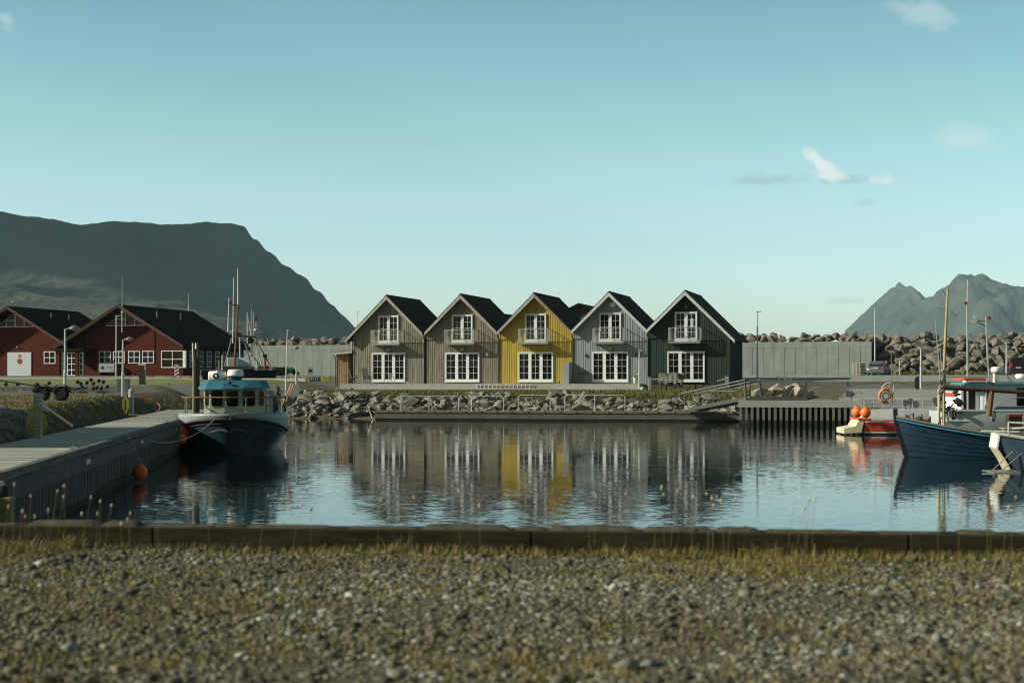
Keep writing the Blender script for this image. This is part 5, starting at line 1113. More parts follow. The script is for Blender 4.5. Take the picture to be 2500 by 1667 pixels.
MB().cbox(B(564, 809), (.11, .1, .12)).build('camera_box', white_p, boat); MB().ball(B(625, 806, 62), .09, 12, .7).build('satellite_dome', M('pale_steel', (.5, .53, .53)), boat); MB().lathe(B(612, 831, 61), [(.01, -.06), (.13, -.05), (.13, .06), (.01, .07)], 14, 'Y').build('floodlight', dark, boat)
for px, py in ((647, 869), (585, 818), (578, 815), (546, 820)): MB().cbox(B(px, py, 62), (.16, .12, .14)).build('mast_fitting', rb, boat)
MB().cbox(B(653, 898, 63), (.16, .02, .16), 0, 0, R(45)).build('warning_flag', M('lamp_red', (.3, .03, .03)), boat)
# bow railing
m = MB(); P = []
for s, a, b_ in ((-1, .55, 0), (1, 0, .60)):
    for k in range(12):
        u = a + (b_ - a) * k / 11; q = pt_(max(u, .0), 1, s); P.append((q[0] * .96, q[1] + .06, 2.02 - .0 * u))
m.tube(P, .024, 7); m.build('bow_rail', rustm, boat)
for i, (s, u) in enumerate(((-1, .50), (-1, .42), (-1, .12), (1, .015), (1, .20), (1, .48), (1, .58))):
    q = pt_(u, 1, s); MB().rod((q[0] * .96, q[1] + .06, top(u)), (q[0] * .96, q[1] + .06, 2.02), .022, n=6).build('rail_post', M('rail_post_pale', (.38, .36, .26), .6, rgb2=(.25, .14, .07)), boat)
# working gear on the starboard side
gear = M('gear_dark', (.03, .03, .03), .8); rr_ = random.Random(9)
for i in range(26):
    x = 1.25 + rr_.uniform(0, .65); y = rr_.uniform(4.5, 8.5); z = rr_.uniform(.9, 2.3); MB().rod((x, y, z), (x + rr_.uniform(-.3, .3), y + rr_.uniform(-.3, .3), z + rr_.uniform(-.5, .5)), rr_.uniform(.012, .03), n=6).build('gear_rod', gear, boat)
m = MB(); m.cbox((1.45, 5.2, 1.5), (.24, .5, 1.1)); m.lathe((1.55, 6.2, 1.7), [(.01, -.15), (.22, -.14), (.22, .14), (.01, .15)], 16, 'X'); m.build('net_hauler', M('hauler_grey', (.10, .11, .12), .5, .4), boat, bevel=.02)
m = MB(); m.cbox((1.36, 4.4, 1.6), (.16, .2, 1.3)); m.cbox((1.32, 4.2, 2.15), (.42, .3, .12)); m.build('side_door_frame', M('frame_pale_blue', (.38, .46, .52), .4), boat)
MB().cbox((1.72, 5.0, 1.45), (.16, .3, .5)).build('white_box', white_p, boat); MB().cbox((1.62, 5.8, 2.2), (.10, .3, .36)).build('red_box', redp, boat)
for i, (a, b_) in enumerate((((688, 992), (713, 934)), ((694, 990), (717, 938)), ((697, 985), (711, 944)))): MB().rod(B(*a, 62.5), B(*b_, 62.5), .025, n=6).build('marker_pole', M('pole_orange', (.72, .28, .10), .5) if i != 1 else M('pole_cream', (.6, .52, .42), .5), boat)
m = MB(); [m.rod((1.78, 5.6 + .35 * i, .75), (1.80, 5.6 + .35 * i, 1.18), .035, n=8) for i in range(4)]; m.build('fender_rolls', white_p, boat)
for (x, y, z) in ((1.95, 6.3, 1.35), (1.98, 6.8, 1.28), (1.9, 7.2, 1.5)): MB().torus((x, y - .3, z), .055, .02, 14, 6, 'Y').build('buoy_ring', M('ring_pale', (.6, .55, .5), .5), boat)
MB().cbox((-.1, .9, 1.36), (.34, .26, .18)).build('anchor_winch', gear, boat, bevel=.03)
# moorings and fenders
t_ = thing('mooring_rope', 'pale slack mooring rope from the bow of the blue boat to the pier', 'rope', (0, 0, 0)); a = Vector(W(533, 1014, 55.2)); b2 = Vector(on_pier(19.2, .30, 1.12)); P = [a.lerp(b2, k / 20) - Vector((0, 0, 1.0 * (k / 20) * (1 - k / 20) * 2.2)) for k in range(21)]; MB().tube(P, .016, 6).build('rope', M('rope', (.3, .3, .3)), t_)
redor = M('red_orange_plastic', (.75, .11, .03), .45, var=.08)
def fender(label, px, py, d, r, top_d, mt=None):
    t = thing('mooring_buoy', label, 'buoy', W(px, py, d), 0, 'orange fender buoys'); MB().lathe((0, 0, 0), [(.01, -r), (r * .5, -r * .88), (r * .85, -r * .52), (r, 0), (r * .9, r * .42), (r * .62, r * .78), (r * .25, r * 1.05), (r * .14, r * 1.2), (.01, r * 1.22)], 24).build('buoy', mt or redor, t, smooth=True)
    MB().lathe((0, 0, r * 1.15), [(r * .15, 0), (r * .16, r * .16), (.01, r * .2)], 10).build('eye', M('eye_blue', (.03, .04, .06), .5), t); MB().tube([(0, 0, r * 1.3), (-.1, .02, r * 1.3 + top_d * .5), (-.22, .04, r * 1.3 + top_d)], .012, 5).build('rope', ropem, t)
fender('red orange buoy hanging against the pier side above the water', 341, 1153, 39.3, .205, .55)
fender('orange buoy squeezed between the blue boat and the pier', 445, 1058, 55.6, .26, .4)
fender('dim orange buoy low in the shade under the bow of the blue boat', 444, 1072, 50.8, .16, .6)

# --- right hand boats
whh = M('boat_white', (.70, .74, .75), .35, var=.06); redh = M('boat_red', (.62, .075, .035), .35, var=.1); cream = M('cream_paint', (.66, .60, .42), .5)
# red and white boat, stern at the left
RB = thing('motor_boat', 'white motor boat with a red hull band, orange buoys and life ring at its stern', 'motor boat', (17.05, 74.2, 0), R(-2))
def side_boat(par, L_, beam, zt, bands, transom_x=0.0, bowrake=1.1):
    # x from stern (0) to bow (L)
    hb = lambda u: beam / 2 * (1 - max(0, (u - .55) / .45) ** 2.4) * (.90 + .10 * min(1, u / .2))
    for nm, z0, z1, mat in bands:
        m = MB(); k = 4
        for s in (-1, 1):
            m.loft([[(u * L_ + bowrake * max(0, (u - .7) / .3) ** 2 * (z / zt(1)) * .6, s * hb(u) * (.86 + .14 * min(1, max(0, z) / .8)), z * (zt(u) / zt(0) if z > .3 else 1)) for u in [i / 20 for i in range(21)]] for z in [z0 + (z1 - z0) * j / k for j in range(k + 1)]])
        m.loft([[(0, s * hb(0) * (.86 + .14 * min(1, max(0, z) / .8)), z) for s in (-1, 1)] for z in (z0, z1)])
        m.build(nm, mat, par, smooth=40)
    return hb
zt = lambda u: 1.22 + .35 * u ** 2
hb = side_boat(RB, 7.6, 2.5, zt, [('bottom', -.3, .09, M('dark_bottom', (.02, .02, .022), .5)), ('boot_stripe', .09, .16, whh), ('hull_band', .16, .72, redh), ('topside', .72, 1.22, whh)])
MB().box(.02, 7.0, -1.16, 1.16, .60, .66).build('deck', whh, RB)
m = MB(); [m.tube([(.05, -1.27, .66 + .0), (1.4, -1.29, .60), (3.4, -1.28, .58)], .03, 6)]; m.build('white_stripe', whh, RB)
m = MB(); m.add([(-1.0, -1.1, .06), (-.15, -1.1, .10), (0, -1.1, .75), (-.25, -1.1, .78), (-.45, -1.1, .42), (-1.0, -1.1, .32), (-1.0, .9, .06), (-.15, .9, .10), (0, .9, .75), (-.25, .9, .78), (-.45, .9, .42), (-1.0, .9, .32)], [(0, 1, 2, 3, 4, 5), (11, 10, 9, 8, 7, 6), (0, 6, 7, 1), (1, 7, 8, 2), (2, 8, 9, 3), (3, 9, 10, 4), (4, 10, 11, 5), (5, 11, 6, 0)]); m.build('swim_platform', cream, RB, bevel=.015)
MB().box(-.32, .3, -1.15, 1.1, .72, .82).build('stern_sill', redh, RB, bevel=.02)
m = MB(); z_ = 1.62
for (xa, xb, y) in ((-.1, 3.3, -1.1), (-.1, 3.3, 1.1)):
    for zz in (1.30, 1.48, 1.66): m.rod((xa, y, zz), (xb, y, zz), .014, n=6)
    for k in range(8): m.rod((xa + k * .48, y, .7), (xa + k * .48, y, 1.66), .014, n=6)
for zz in (1.30, 1.48, 1.66): m.rod((-.1, -1.1, zz), (-.1, 1.1, zz), .014, n=6)
m.build('stern_rail', steel, RB)
def RBp(px, py, d=73.0): v = Vector(W(px, py, d)); return tuple(Matrix.Rotation(R(2), 3, 'Z') @ (v - Vector((17.05, 74.2, 0))))
lrg = thing('life_ring', 'bright orange life ring with pale bands on the stern frame of the red boat', 'life ring', W(2162, 966, 73.0), R(8)); MB().torus((0, 0, 0), .31, .075, 36, 12, 'Y').build('ring', orange, lrg, smooth=True)
for a in (40, 130, 220, 310): MB().cbox((.31 * math.cos(R(a)), 0, .31 * math.sin(R(a))), (.165, .165, .07), 0, 0, R(90 - a)).build('band', white_p, lrg, bevel=.01)
m = MB(); [m.torus((.01, -.01, -.01), .14 + .012 * i, .010, 24, 5, 'Y') for i in range(4)]; m.build('green_line_coil', M('green_line', (.08, .30, .22), .7), lrg)
m = MB(); m.tube([(.0, -.03, .30), (.18, -.04, .12), (.33, -.03, -.02)], .008, 5); m.build('grab_line', ropem, lrg)
for i, (px, py, d, r) in enumerate(((2092, 1006, 72.6, .265), (2113, 1007, 72.2, .255))):
    fender(['big orange buoy at the stern of the red boat, left of a pair', 'big orange buoy at the stern of the red boat, right of a pair'][i], px, py, d, r, .12, orange)
for nm, a, b_, r, mt in (('ensign_pole', (2177, 965), (2176, 852), .02, woodg), ('rope_arch', (2160, 960), (2175, 935), .012, steel), ('exhaust_pole', (2079, 1010), (2078, 960), .02, dsteel), ('mast_post', (2182, 995), (2182, 940), .03, steel)): MB().rod(RBp(*a), RBp(*b_), r, n=6).build(nm, mt, RB)
MB().tube([RBp(2152, 955), RBp(2154, 944), RBp(2163, 936), RBp(2176, 934)], .025, 6).build('horseshoe_arch', whh, RB)
m = MB().lathe(RBp(2078, 962), [(.01, -.10), (.13, -.09), (.15, 0), (.13, .09), (.01, .10)], 18, 'Y'); m.cbox(RBp(2069, 961), (.14, .1, .3)); m.build('jigging_reel', M('reel_grey', (.10, .11, .12), .5), RB)
MB().tube([RBp(2085, 962), RBp(2096, 957), RBp(2104, 959)], .02, 6).build('reel_arm', dsteel, RB)
for px, py in ((2210, 983), (2222, 980), (2236, 987), (2282, 978)): m = MB().lathe(RBp(px, py, 74), [(.01, -.1), (.15, -.09), (.17, 0), (.15, .09), (.01, .10)], 14, 'Y'); m.rod(RBp(px, py, 74.2), RBp(px, py + 22, 74.2), .03); m.build('jigging_reel', M('reel_grey', (.1, .11, .12)), RB)
m = MB(); m.rod(RBp(2096, 1000), RBp(2112, 985), .02, n=6); m.cbox(RBp(2115, 983), (.2, .15, .14)); m.build('winch_handle', M('frame_pale_blue', (.38, .46, .52)), RB)
m = MB(); m.rod((1.9, -1.32, .98), (2.35, -1.32, .60), .03); m.rod((1.75, -1.32, .80), (2.3, -1.32, 1.05), .02); m.lathe((2.2, -1.34, .62), [(.01, -.06), (.12, -.05), (.12, .05), (.01, .06)], 14, 'Y'); m.build('anchor', dark, RB)
# wheelhouse with red band
m = MB(); m.box(4.35, 6.25, -.95, .95, .66, 2.0); m.build('wheelhouse', whh, RB, bevel=.03); MB().box(4.28, 6.32, -1.0, 1.0, 1.86, 2.02).build('red_band', redh, RB); MB().box(4.3, 6.3, -.98, .98, 2.022, 2.10).build('roof', whh, RB, bevel=.02)
MB().box(4.65, 5.9, -.965, -.952, 1.05, 1.72).build('window', glass, RB); MB().lathe((5.1, -.3, 2.36), [(.22, 0), (.23, .04), (.21, .22), (.14, .27), (.01, .28)], 22).build('radar_dome', white_p, RB, smooth=40); MB().box(4.95, 5.3, -.4, -.1, 2.1, 2.36).build('radar_bracket', dsteel, RB)
MB().cbox((4.4, -.9, 2.14), (.12, .1, .1)).build('orange_lamp', orange, RB)
# white boat with blue roof
WB = thing('fishing_boat', 'white fishing boat with blue edged roof and dark registration number on its cabin', 'fishing boat', (19.4, 69.3, 0), R(-1))
zt = lambda u: 1.25 + .30 * u ** 2
side_boat(WB, 10.5, 2.9, zt, [('bottom', -.3, .12, M('dark_bottom', (.02, .02, .022))), ('hull', .12, 1.25, M('boat_grey_white', (.42, .48, .50), .4, var=.06))])
MB().box(.1, 9.5, -1.38, 1.38, .8, .9).build('deck', whh, WB); MB().box(.0, 7.6, -1.47, -1.38, 1.26, 1.33).build('gunwale', whh, WB)
def WBx(px): return (px - CX) / F * 67.8 - 19.4
xa, xb = WBx(2370), WBx(2600)
MB().box(xa, xb, -.1, 1.1, .9, 2.42).build('wheelhouse', whh, WB); MB().box(xa + .1, WBx(2404) , -.125, -.10, 1.0, 2.35).build('doorway', M('dark_doorway', (.02, .016, .012), .8), WB)
MB().box(WBx(2415), xb, -1.05, -.11, .9, 2.42).build('side_cabin', M('boat_grey_white', (.42, .48, .5)), WB)
MB().box(WBx(2418), WBx(2422), -1.08, -1.055, 1.55, 2.25).build('slit_window', glass, WB)
MB().box(xa - .15, xb + .1, -1.15, 1.2, 2.424, 2.54).build('roof', M('roof_blue', (.06, .25, .36), .4), WB, bevel=.02)
MB().box(WBx(2434), xb, -1.075, -1.052, 1.30, 1.46).build('dark_band', M('band_teal', (.03, .09, .12), .5), WB); MB().box(WBx(2490), WBx(2525), -1.075, -1.052, 1.5, 2.3).build('window', glass, WB)
text_mesh('RD. 1524', .16, 'registration', M('ink_dark', (.02, .035, .05), .6), WB, (WBx(2462), -1.06, 2.17))
MB().box(WBx(2360), WBx(2415), -1.2, .6, 2.62, 2.74).build('red_rack', redh, WB)
m = MB(); [m.rod((WBx(2310), y, 2.78), (WBx(2420), y, 2.80), .02, n=6) for y in (-1.2,)]; [m.rod((WBx(q), -1.2, 2.5), (WBx(q), -1.2, 2.8), .018, n=6) for q in (2310, 2345, 2362, 2415)]; m.build('roof_rail', steel, WB)
m = MB().tube([(WBx(2425), -1.4, 1.35), (WBx(2445), -1.4, 1.62), (WBx(2464), -1.4, 1.80), (WBx(2478), -1.4, 1.86), (WBx(2530), -1.4, 1.86)], .025, 6); m.build('grab_rail', steel, WB)
MB().box(WBx(2366), WBx(2370) + .02, -.3, -.12, 1.2, 2.5).build('white_post', whh, WB)
def WBp(px, py, d=68.5): v = Vector(W(px, py, d)); return tuple(Matrix.Rotation(R(1), 3, 'Z') @ (v - Vector((19.4, 69.3, 0))))
for nm, a, b_, r0, r1, mt in (('mast', (2363, 1010), (2361, 745), .05, .04, steel), ('antenna', (2361, 745), (2362, 683), .02, .012, white_p), ('gantry_post', (2412, 890), (2407, 772), .045, .04, steel), ('gantry_post', (2416, 935), (2412, 888), .04, .04, steel), ('gantry_arm', (2363, 787), (2385, 785), .03, .03, white_p), ('gantry_arm', (2385, 783), (2408, 783), .018, .018, dsteel), ('gantry_arm', (2385, 786), (2410, 797), .02, .02, dark),
    ('brace', (2367, 814), (2425, 922), .03, .03, steel), ('brace', (2414, 862), (2476, 938), .028, .028, steel), ('stay', (2398, 880), (2440, 935), .015, .015, steel), ('radar_post', (2428, 940), (2428, 898), .10, .08, white_p), ('stay', (2363, 905), (2366, 830), .02, .02, steel)):
    MB().rod(WBp(*a), WBp(*b_), r0, r1, 8).build(nm, mt, WB)
MB().lathe(WBp(2432, 910), [(.20, 0), (.24, .05), (.25, .2), (.2, .26), (.01, .28)], 22).build('radar_dome', white_p, WB, smooth=40); MB().lathe(WBp(2492, 925), [(.28, 0), (.3, .05), (.28, .17), (.2, .22), (.01, .24)], 22).build('satellite_dome', white_p, WB, smooth=40)
MB().cbox(WBp(2357, 740), (.10, .1, .12)).build('red_light', M('lamp_red', (.35, .02, .02)), WB); MB().cbox(WBp(2415, 776), (.11, .1, .14)).build('red_light', M('lamp_red', (.35, .02, .02)), WB); MB().cbox(WBp(2381, 774), (.14, .12, .1)).build('camera_box', white_p, WB)
for px, py, r in ((2328, 1012, .17), (2425, 1015, .2)): 
    c = WBp(px, py, 67.0); t = thing('wheel_fender', ['white rimmed wheel hung on the white boat amidships', 'pale old tyre hanging beside the brown post'][0 if px < 2400 else 1], 'fender', W(px, py, 66.0), R(55), 'tyre fenders on the white boat'); MB().torus((0, 0, 0), r, .06, 22, 10, 'Y').build('tyre', M('tyre_grey', (.25, .25, .22), .8) if px > 2400 else black, t); MB().lathe((0, 0, 0), [(.01, -.03), (r * .8, -.03), (r * .8, .03), (.01, .03)], 18, 'Y').build('rim', white_p, t)
rr_ = random.Random(12)
for (px, py, w_, h_) in ((2330, 1000, .9, .35), (2346, 975, .5, .7), (2298, 985, .4, .6)): 
    c = Vector(WBp(px, py, 68.0)); m = MB()
    for i in range(10): m.cbox(c + Vector((rr_.uniform(-w_ / 2, w_ / 2), rr_.uniform(-.2, .2), rr_.uniform(-h_ / 2, h_ / 2))), (rr_.uniform(.08, .22), .2, rr_.uniform(.06, .22)), 0, 0, rr_.uniform(-.6, .6))
    m.build('deck_machinery', M('machinery', (.06, .062, .06), .6, .3, var=.4, scale=9), WB, bevel=.01)
# --- blue clinker boat
BB = thing('wooden_boat', 'blue clinker built wooden boat with a dark raked stem lying across the right foreground', 'wooden boat', (13.2, 52.2, 0), R(-6.5))
blu = M('clinker_blue', (.010, .036, .068), .5, var=.22, scale=1.2, stretch=(.6, 3, 3)); blul = M('edge_blue', (.05, .28, .42), .35); gunw = M('gunwale_wood', (.16, .145, .115), .8, var=.3, scale=4, stretch=(.5, 4, 4)); ins = M('inner_timber', (.05, .038, .024), .85, var=.35, scale=3)
Lb = 9.0; hbb = lambda u: 1.30 * (math.sin(math.pi * min(1, u * .98 + .02)) ** .62) + .01; zs = lambda u: .68 + .72 * max(0, 1 - u / .6) ** 1.7 + .5 * max(0, (u - .6) / .4) ** 2
NS = 34; uu = [i / (NS - 1) for i in range(NS)]; NPk = 9
def bpt(u, f, s, off=0): 
    z = -.35 + (zs(u) + .35) * f; b_ = hbb(u) * (.30 + .70 * min(1, f) ** .65) * (1 - .72 * (1 - f) * (1 - min(1, u / .35)) ** 1.0)
    x = u * Lb + (.58 * (1 - f) ** 1.0) * (1 - min(1, u / .35)) ** 2
    return (x, s * (b_ + off), z)
m = MB()
for s in (-1, 1):
    for k in range(NPk): m.loft([[bpt(u, k / NPk, s, .022) for u in uu], [bpt(u, (k + 1) / NPk, s, .0) for u in uu]]); m.loft([[bpt(u, (k + 1) / NPk, s, .0) for u in uu], [bpt(u, (k + 1) / NPk, s, .022) for u in uu]])
m.build('hull_planking', blu, BB, fix=False)
m = MB(); [m.loft([[bpt(u, 0, -1) for u in uu], [bpt(u, 0, 1) for u in uu]])]; m.build('bottom', blu, BB)
for s in (-1, 1):
    MB().tube([(lambda q: (q[0], q[1] + s * .03, q[2] - .10))(bpt(u, 1, s)) for u in uu], .022, 6).build('light_blue_strake', blul, BB); MB().loft([[(lambda q: (q[0], q[1] + s * a, q[2] + b_))(bpt(u, 1, s)) for u in uu] for a, b_ in ((.03, -.03), (.03, .03), (-.09, .03), (-.09, -.03))], closed=False).build('gunwale', gunw, BB)
    MB().loft([[(lambda q: (q[0], q[1] - s * .03, q[2]))(bpt(u, f, s)) for u in uu] for f in (.25, .5, .75, .98)]).build('inner_lining', ins, BB)
m = MB(); m.add([(-.08, -.05, 1.66), (.07, -.05, 1.66), (.10, -.05, 1.1), (.66, -.05, -.3), (.5, -.05, -.45), (.26, -.05, .1), (-.04, -.05, 1.1), (-.08, .05, 1.66), (.07, .05, 1.66), (.10, .05, 1.1), (.66, .05, -.3), (.5, .05, -.45), (.26, .05, .1), (-.04, .05, 1.1)],
     [(0, 1, 2, 3, 4, 5, 6), (13, 12, 11, 10, 9, 8, 7)] + [(i, i + 7, (i + 1) % 7 + 7, (i + 1) % 7) for i in range(7)]); m.build('stem', M('stem_black', (.016, .02, .026), .5), BB, bevel=.01)
m = MB(); [m.loft([[bpt(u, .42, -1) for u in uu], [bpt(u, .42, 1) for u in uu]])]; m.build('floorboards', ins, BB)
for i, x in enumerate((1.9, 3.2, 4.6, 6.0)): u = x / Lb; MB().box(x, x + .22, -hbb(u) * .93, hbb(u) * .93, zs(u) - .16, zs(u) - .11).build('thwart', ins, BB)
MB().box(3.6, 5.5, -.35, .35, .75, .98).build('engine_box', M('engine_box_wood', (.20, .18, .12), .8, var=.3), BB, bevel=.02); MB().box(3.55, 5.55, -.4, .4, .985, 1.02).build('box_lid', M('cream_wood', (.40, .35, .22), .7), BB)
m = MB(); rr_ = random.Random(3)
for k in range(14): x = rr_.uniform(1.4, 6.5); m.cbox((x, rr_.uniform(-.6, .6), zs(x / Lb) - .1 + rr_.uniform(-.1, .12)), (rr_.uniform(.15, .6), rr_.uniform(.1, .3), rr_.uniform(.05, .2)), rr_.uniform(0, 3), rr_.uniform(-.3, .3))
m.build('loose_gear', M('loose_gear', (.11, .095, .06), .85, var=.4), BB, bevel=.01)
def BBp(px, py, d=52.2): v = Vector(W(px, py, d)); return tuple(Matrix.Rotation(R(6.5), 3, 'Z') @ (v - Vector((13.2, 52.2, 0))))
ybam = M('bamboo_pole', (.42, .36, .17), .6, var=.2, scale=4)
for nm, a, b_, r0, r1, mt in (('mast_pole', (2302, 955), (2314, 704), .06, .035, ybam), ('crutch_post', (2304, 1042), (2304, 950), .055, .055, M('cream_post', (.55, .48, .27), .6)), ('crutch_post', (2292, 1030), (2293, 950), .05, .05, M('cream_post', (.5, .45, .26))), ('boom', (2300, 945), (2508, 958), .085, .07, M('boom_brown', (.07, .06, .045), .8, var=.3)),
    ('aft_post', (2414, 1016), (2421, 955), .10, .10, M('post_brown', (.16, .09, .045), .8, var=.25)), ('thin_pole', (2296, 930), (2283, 778), .022, .014, steel), ('thin_pole', (2302, 930), (2295, 850), .018, .014, steel), ('thin_pole', (2309, 938), (2306, 830), .016, .012, steel), ('boat_hook', (2290, 1030), (2328, 985), .02, .02, dark), ('short_post', (2313, 1040), (2316, 1005), .035, .035, M('pale_steel', (.5, .5, .5)))):
    MB().rod(BBp(*a), BBp(*b_), r0, r1, 8).build(nm, mt, BB)
MB().tube([BBp(2311, 726), BBp(2303, 712), BBp(2299, 708)], .014, 5).build('gaff_hook', dsteel, BB)
m = MB(); rr_ = random.Random(6)
for k in range(18): m.cbox(Vector(BBp(2299 + rr_.uniform(-7, 7), 935 + rr_.uniform(-28, 22))), (.10, .1, .16), rr_.uniform(0, 3), rr_.uniform(-.5, .5), rr_.uniform(-.5, .5))
m.build('furled_gear', M('furled_gear', (.10, .10, .085), .8, var=.5, scale=8, rgb2=(.35, .36, .32)), BB, bevel=.01)
for k, x in enumerate((.65, .95, 1.25, 1.6)): MB().cbox((x, .45 + .08 * k, zs(x / Lb) + .12), (.05, .12, .26), .3).build('rail_stub', gunw, BB)
b_ = thing('instrument_box', 'dark red edged box standing behind the aft end of the blue wooden boat', 'box', W(2475, 1030, 53.5), R(5)); MB().box(-.24, .24, -.15, .15, -.15, .25).build('case', M('case_dark', (.05, .04, .035), .6), b_); MB().box(-.26, .26, -.17, -.152, .20, .28).build('red_edge', redp, b_); MB().rod((.28, 0, -.6), (.28, 0, .30), .02).build('stand', woodg, b_)
# --- small dark blue boat at the right edge
DB = thing('dinghy', 'small dark blue boat with a white and cream stern corner at the right edge', 'dinghy', (14.15, 44.6, 0), R(-11.5))
zt = lambda u: 1.02; hb = lambda u: .85
MB().prism([(.43, -.15), (.21, .30), (-.02, .66), (.05, .66), (.28, .30), (.50, -.15)], -.93, .9).build('transom_lower', cream, DB); MB().prism([(-.02, .662), (.05, 1.08), (.12, 1.08), (.05, .662)], -.93, .9).build('transom', white_p, DB, bevel=.01)
m = MB(); xs_ = [.06 + (3.2 - .06) * i / 14 for i in range(15)]
for s in (-1, 1): m.loft([[(x + .40 * (1 - z) * max(0, 1 - (x - .06) / 1.6), s * (.85 + .06 * z) * (1 - max(0, (x - 1.6) / 1.9) ** 2), z * (1.05 - .20 * math.sin((x - .3) * .9) * (z > .8))) for x in xs_] for z in (-.15, .3, .66, 1.0)])
m.build('hull', M('slate_blue_hull', (.045, .085, .13), .35, var=.3, scale=1.5, rgb2=(.07, .12, .16)), DB, smooth=40)
for s in (-1, 1): MB().tube([(x, s * .92 * (1 - max(0, (x - 1.6) / 1.9) ** 2), 1.04 - .18 * math.sin((x - .3) * .9)) for x in xs_], .035, 8).build('rub_rail', M('rail_pale', (.5, .55, .53), .4), DB)
MB().box(.4, 2.9, -.8, .8, .45, .5).build('floor', M('floor_grey', (.2, .2, .2), .7), DB)
m = MB(); m.rod((.35, -.8, 1.05), (.35, -.8, 1.42), .025); m.rod((.35, -.8, 1.42), (3, -.8, 1.30), .032); m.rod((-.4, -.6, 1.16), (3, -.7, 1.10), .03); m.tube([(.6, .5, 1.2), (1.5, .2, 1.3), (3, .2, 1.15)], .03, 6); m.build('spars', M('rail_pale', (.5, .5, .5)), DB)
MB().rod((1.05, -.75, 1.22), (1.35, -.75, .92), .04).build('red_handle', redp, DB)
m = MB(); m.rod((.45, -.95, .60), (-.15, -1.2, .05), .015); m.rod((.7, -.95, .55), (.05, -1.4, .03), .015); m.rod((2.2, -.95, .5), (1.4, -1.5, -.0), .03); m.build('strut', steel, DB)
MB().add([(-.42, -1.1, .06), (-.12, -1.5, .02), (.6, -1.5, .02), (.5, -1.0, .08), (-.42, -1.1, .03), (-.12, -1.5, -.01), (.6, -1.5, -.01), (.5, -1.0, .05)], [(0, 1, 2, 3), (7, 6, 5, 4), (0, 4, 5, 1), (1, 5, 6, 2), (2, 6, 7, 3), (3, 7, 4, 0)]).build('boarding_step', M('tread_grey', (.22, .25, .25), .4, .5), DB)
MB().add([(1.0, -1.9, .02), (1.5, -2.2, .02), (3.2, -2.2, .02), (3.2, -1.7, .05), (1.1, -1.7, .05)], [(0, 1, 2, 3, 4)]).build('second_step', M('tread_grey', (.2, .2, .2)), DB)

# ------------------------------------------------------------------ trailers and roadside things
def wheel(c, r, w_, par):
    t = MB().lathe(c, [(r * .55, -w_ / 2), (r * .92, -w_ / 2), (r, -w_ * .32), (r, w_ * .32), (r * .92, w_ / 2), (r * .55, w_ / 2)], 26, 'Y').build('wheel', black, par, smooth=40)
    rm = MB().lathe(c, [(.01, -w_ * .30), (r * .18, -w_ * .38), (r * .3, -w_ * .28), (r * .50, -w_ * .22), (r * .58, -w_ * .44), (r * .56, w_ * .3), (.01, w_ * .3)], 22, 'Y').build('rim', M('rim_grey', (.5, .51, .5), .6, .0), t, smooth=40)
    for k in range(6): a = k * math.pi / 3; MB().lathe((c[0] + r * .37 * math.cos(a), c[1] - w_ * .29, c[2] + r * .37 * math.sin(a)), [(.002, -.012), (.03, -.01), (.03, .01), (.002, .012)], 8, 'Y').build('rim_hole', black, rm) if r > .3 and k < 6 and False else None
    return t
galv = M('trailer_galvanised', (.30, .33, .34), .4, .6, var=.15)
tz = 1.73; tr = thing('boat_trailer', 'empty galvanised boat trailer with two wheels and black rollers on the grass', 'boat trailer', (W(110, 970, 66)[0], 66, tz))
for i, px in enumerate((111, 157)): wheel((W(px, 970, 66)[0] - tr.location.x, -.42, .33), .325, .22, tr)
for i, px in enumerate((111, 157)):
    x = W(px, 970, 66)[0] - tr.location.x; m = MB(); pr_ = []
    for k in range(13): a = math.pi * (.03 + .94 * k / 12); pr_.append((x + .40 * math.cos(a), .34 + .40 * math.sin(a)))
    pi_ = [(x + .375 * math.cos(math.pi * (.03 + .94 * k / 12)), .34 + .375 * math.sin(math.pi * (.03 + .94 * k / 12))) for k in range(13)]
    m.loft([[(a, -.57, b_) for a, b_ in pr_], [(a, -.27, b_) for a, b_ in pr_]]); m.loft([[(a, -.57, b_) for a, b_ in pi_], [(a, -.57, b_) for a, b_ in pr_]]); m.build('mudguard', black, tr)
MB().box(-3.2, 1.4, -.25, -.17, .50, .62).build('frame_rail', galv, tr); MB().box(-3.2, 1.4, 1.35, 1.43, .50, .62).build('frame_rail', galv, tr); MB().box(-3.2, -3.1, -.17, 1.35, .5, .6).build('cross_member', galv, tr); MB().box(1.2, 1.3, -.17, 1.35, .5, .6).build('cross_member', galv, tr); MB().rod((-.2, -.1, .33), (-.2, 1.4, .33), .04).build('axle', galv, tr)
MB().rod(tuple(Vector(W(-6, 928, 66)) - tr.location), tuple(Vector(W(150, 951, 66)) - tr.location), .03).build('long_pole', dark, tr)
def roller(px, py, d, par):
    v = Vector(W(px, py, d)) - par.location; o = MB().lathe(tuple(v), [(.01, -.07), (.07, -.07), (.085, -.03), (.085, .03), (.07, .07), (.01, .07)], 14, 'Y').build('roller', black, par, smooth=40); m = MB().rod(tuple(v), (v.x + .04, v.y, v.z - .28), .018, n=6); m.build('roller_arm', galv, o)
for px, py in ((14, 938), (43, 937), (90, 938), (120, 935), (19, 947), (40, 947), (95, 944)): roller(px, py, 66.3, tr)
for px in (8, 35, 60, 78): MB().cbox(tuple(Vector(W(px, 952, 65.8)) - tr.location), (.12, .1, .10)).build('clamp', galv, tr)
t2 = thing('boat_trailer', 'smaller galvanised trailer crowded with black rollers beside the two wheels', 'boat trailer', (W(215, 962, 66.6)[0], 66.6, tz))
